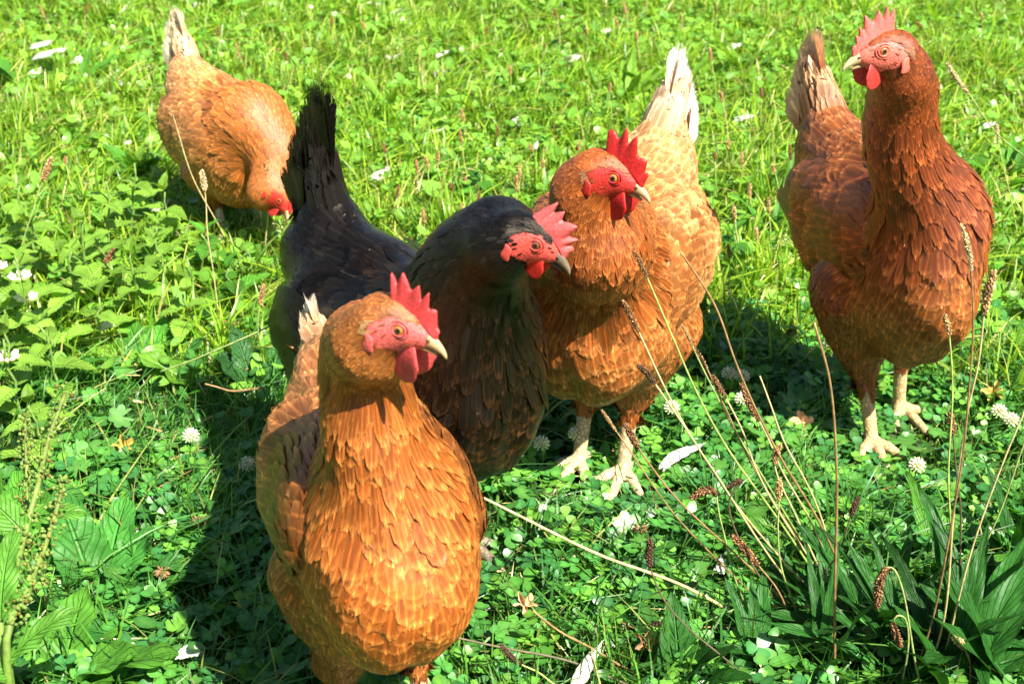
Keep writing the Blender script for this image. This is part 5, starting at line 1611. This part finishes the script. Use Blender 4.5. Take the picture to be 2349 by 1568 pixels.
FF(440, 1492, .026, .014, -10, 'soft white down in the shaded grass near the bottom left', .5)
FF(1652, 1292, .022, .008, 85, 'wisp of white down among the leaning stems', .2)
FF(2272, 285, .024, .014, 10, 'white fluff behind the fuzzy seed head by the right edge', .2)
FF(2338, 362, .024, .014, -20, 'white fluff at the right edge', .2)
FF(250, 745, .024, .016, 0, 'white scrap between the nettle leaves on the left', .2, z=.05)


# ------------------------------------------------------------------ dry leaves
def dry_leaf(px, py, size, label, rot=0, col=(.62, .38, .20), lobes=5):
    g = ground(px, py, .03)
    root_n = 'dry_leaf'
    k = 40; a = np.linspace(0, 2 * np.pi, k, endpoint=False)
    rr = size * (.62 + .30 * np.cos(a * lobes + 1) + .08 * np.cos(a * 13)) * .5
    mb = MB()
    rings = [0.02, .35, .7, 1.0]
    V = []
    for r_ in rings: V.append(np.stack([np.cos(a + rot) * rr * r_, np.sin(a + rot) * rr * r_, .004 * np.sin(a * 3) * r_ + .006 * r_ ** 2 + srs.normal(0, .0008, k)], 1))
    V = np.concatenate(V) @ np.array([[1, 0, 0], [0, .85, .5], [0, -.5, .85]])
    i, j = np.meshgrid(np.arange(3), np.arange(k), indexing='ij')
    q = np.stack([i * k + j, (i + 1) * k + j, (i + 1) * k + (j + 1) % k, i * k + (j + 1) % k], -1).reshape(-1, 4)
    mb.add(V, [q], np.array(col))
    o = mb.build(root_n, (M_DRY,)); o.location = (g[0], g[1], .032); tag(o, label, 'dry leaf', 'withered leaves in the clover')


dry_leaf(1838, 972, .032, 'pinkish tan withered leaf in the clover left of the right hen\'s feet', .4, lobes=4)
dry_leaf(1205, 1392, .026, 'pale pink-brown withered leaf in the clover right of the foreground hen', 1.1, (.72, .42, .24))
dry_leaf(2275, 905, .034, 'ring-shaped orange and green withered leaf by the right edge', .2, (.50, .36, .10), 6)
dry_leaf(1480, 1480, .024, 'brown curled leaf scrap in the lower clover', .2, (.30, .17, .08))
dry_leaf(285, 1030, .030, 'yellow-brown leaf in the shaded grass at the left', .9, (.40, .30, .06))
#@@END

# ------------------------------------------------------------------ ground sheet
def ground_sheet():
    m, nt, n, l, p, out = new_mat('soil_and_turf')
    tc = n.new('ShaderNodeNewGeometry')
    nz = n.new('ShaderNodeTexNoise'); nz.inputs['Scale'].default_value = 35; nz.inputs['Detail'].default_value = 6
    l.new(tc.outputs['Position'], nz.inputs['Vector'])
    cr = n.new('ShaderNodeValToRGB')
    cr.color_ramp.elements[0].position = .35; cr.color_ramp.elements[0].color = (.012, .022, .006, 1)
    cr.color_ramp.elements[1].position = .7; cr.color_ramp.elements[1].color = (.045, .10, .016, 1)
    l.new(nz.outputs[0], cr.inputs[0]); l.new(cr.outputs[0], p.inputs['Base Color'])
    p.inputs['Roughness'].default_value = .9
    xs = np.unique(np.concatenate([np.linspace(-300, -6, 12), np.linspace(-6, 6, 121), np.linspace(6, 300, 12)]))
    X, Y = np.meshgrid(xs, xs, indexing='ij')
    Z = .004 * np.sin(X * 5.1 + 1) * np.sin(Y * 4.3) + .003 * np.sin(X * 11 + Y * 7)
    Z = Z - .004
    k = len(xs)
    i, j = np.meshgrid(np.arange(k - 1), np.arange(k - 1), indexing='ij')
    q = np.stack([i * k + j, (i + 1) * k + j, (i + 1) * k + j + 1, i * k + j + 1], -1).reshape(-1, 4)
    o = mesh_obj('ground', np.stack([X, Y, Z], -1).reshape(-1, 3), [q], None, None, (m,))
    tag(o, kind='structure')
ground_sheet()
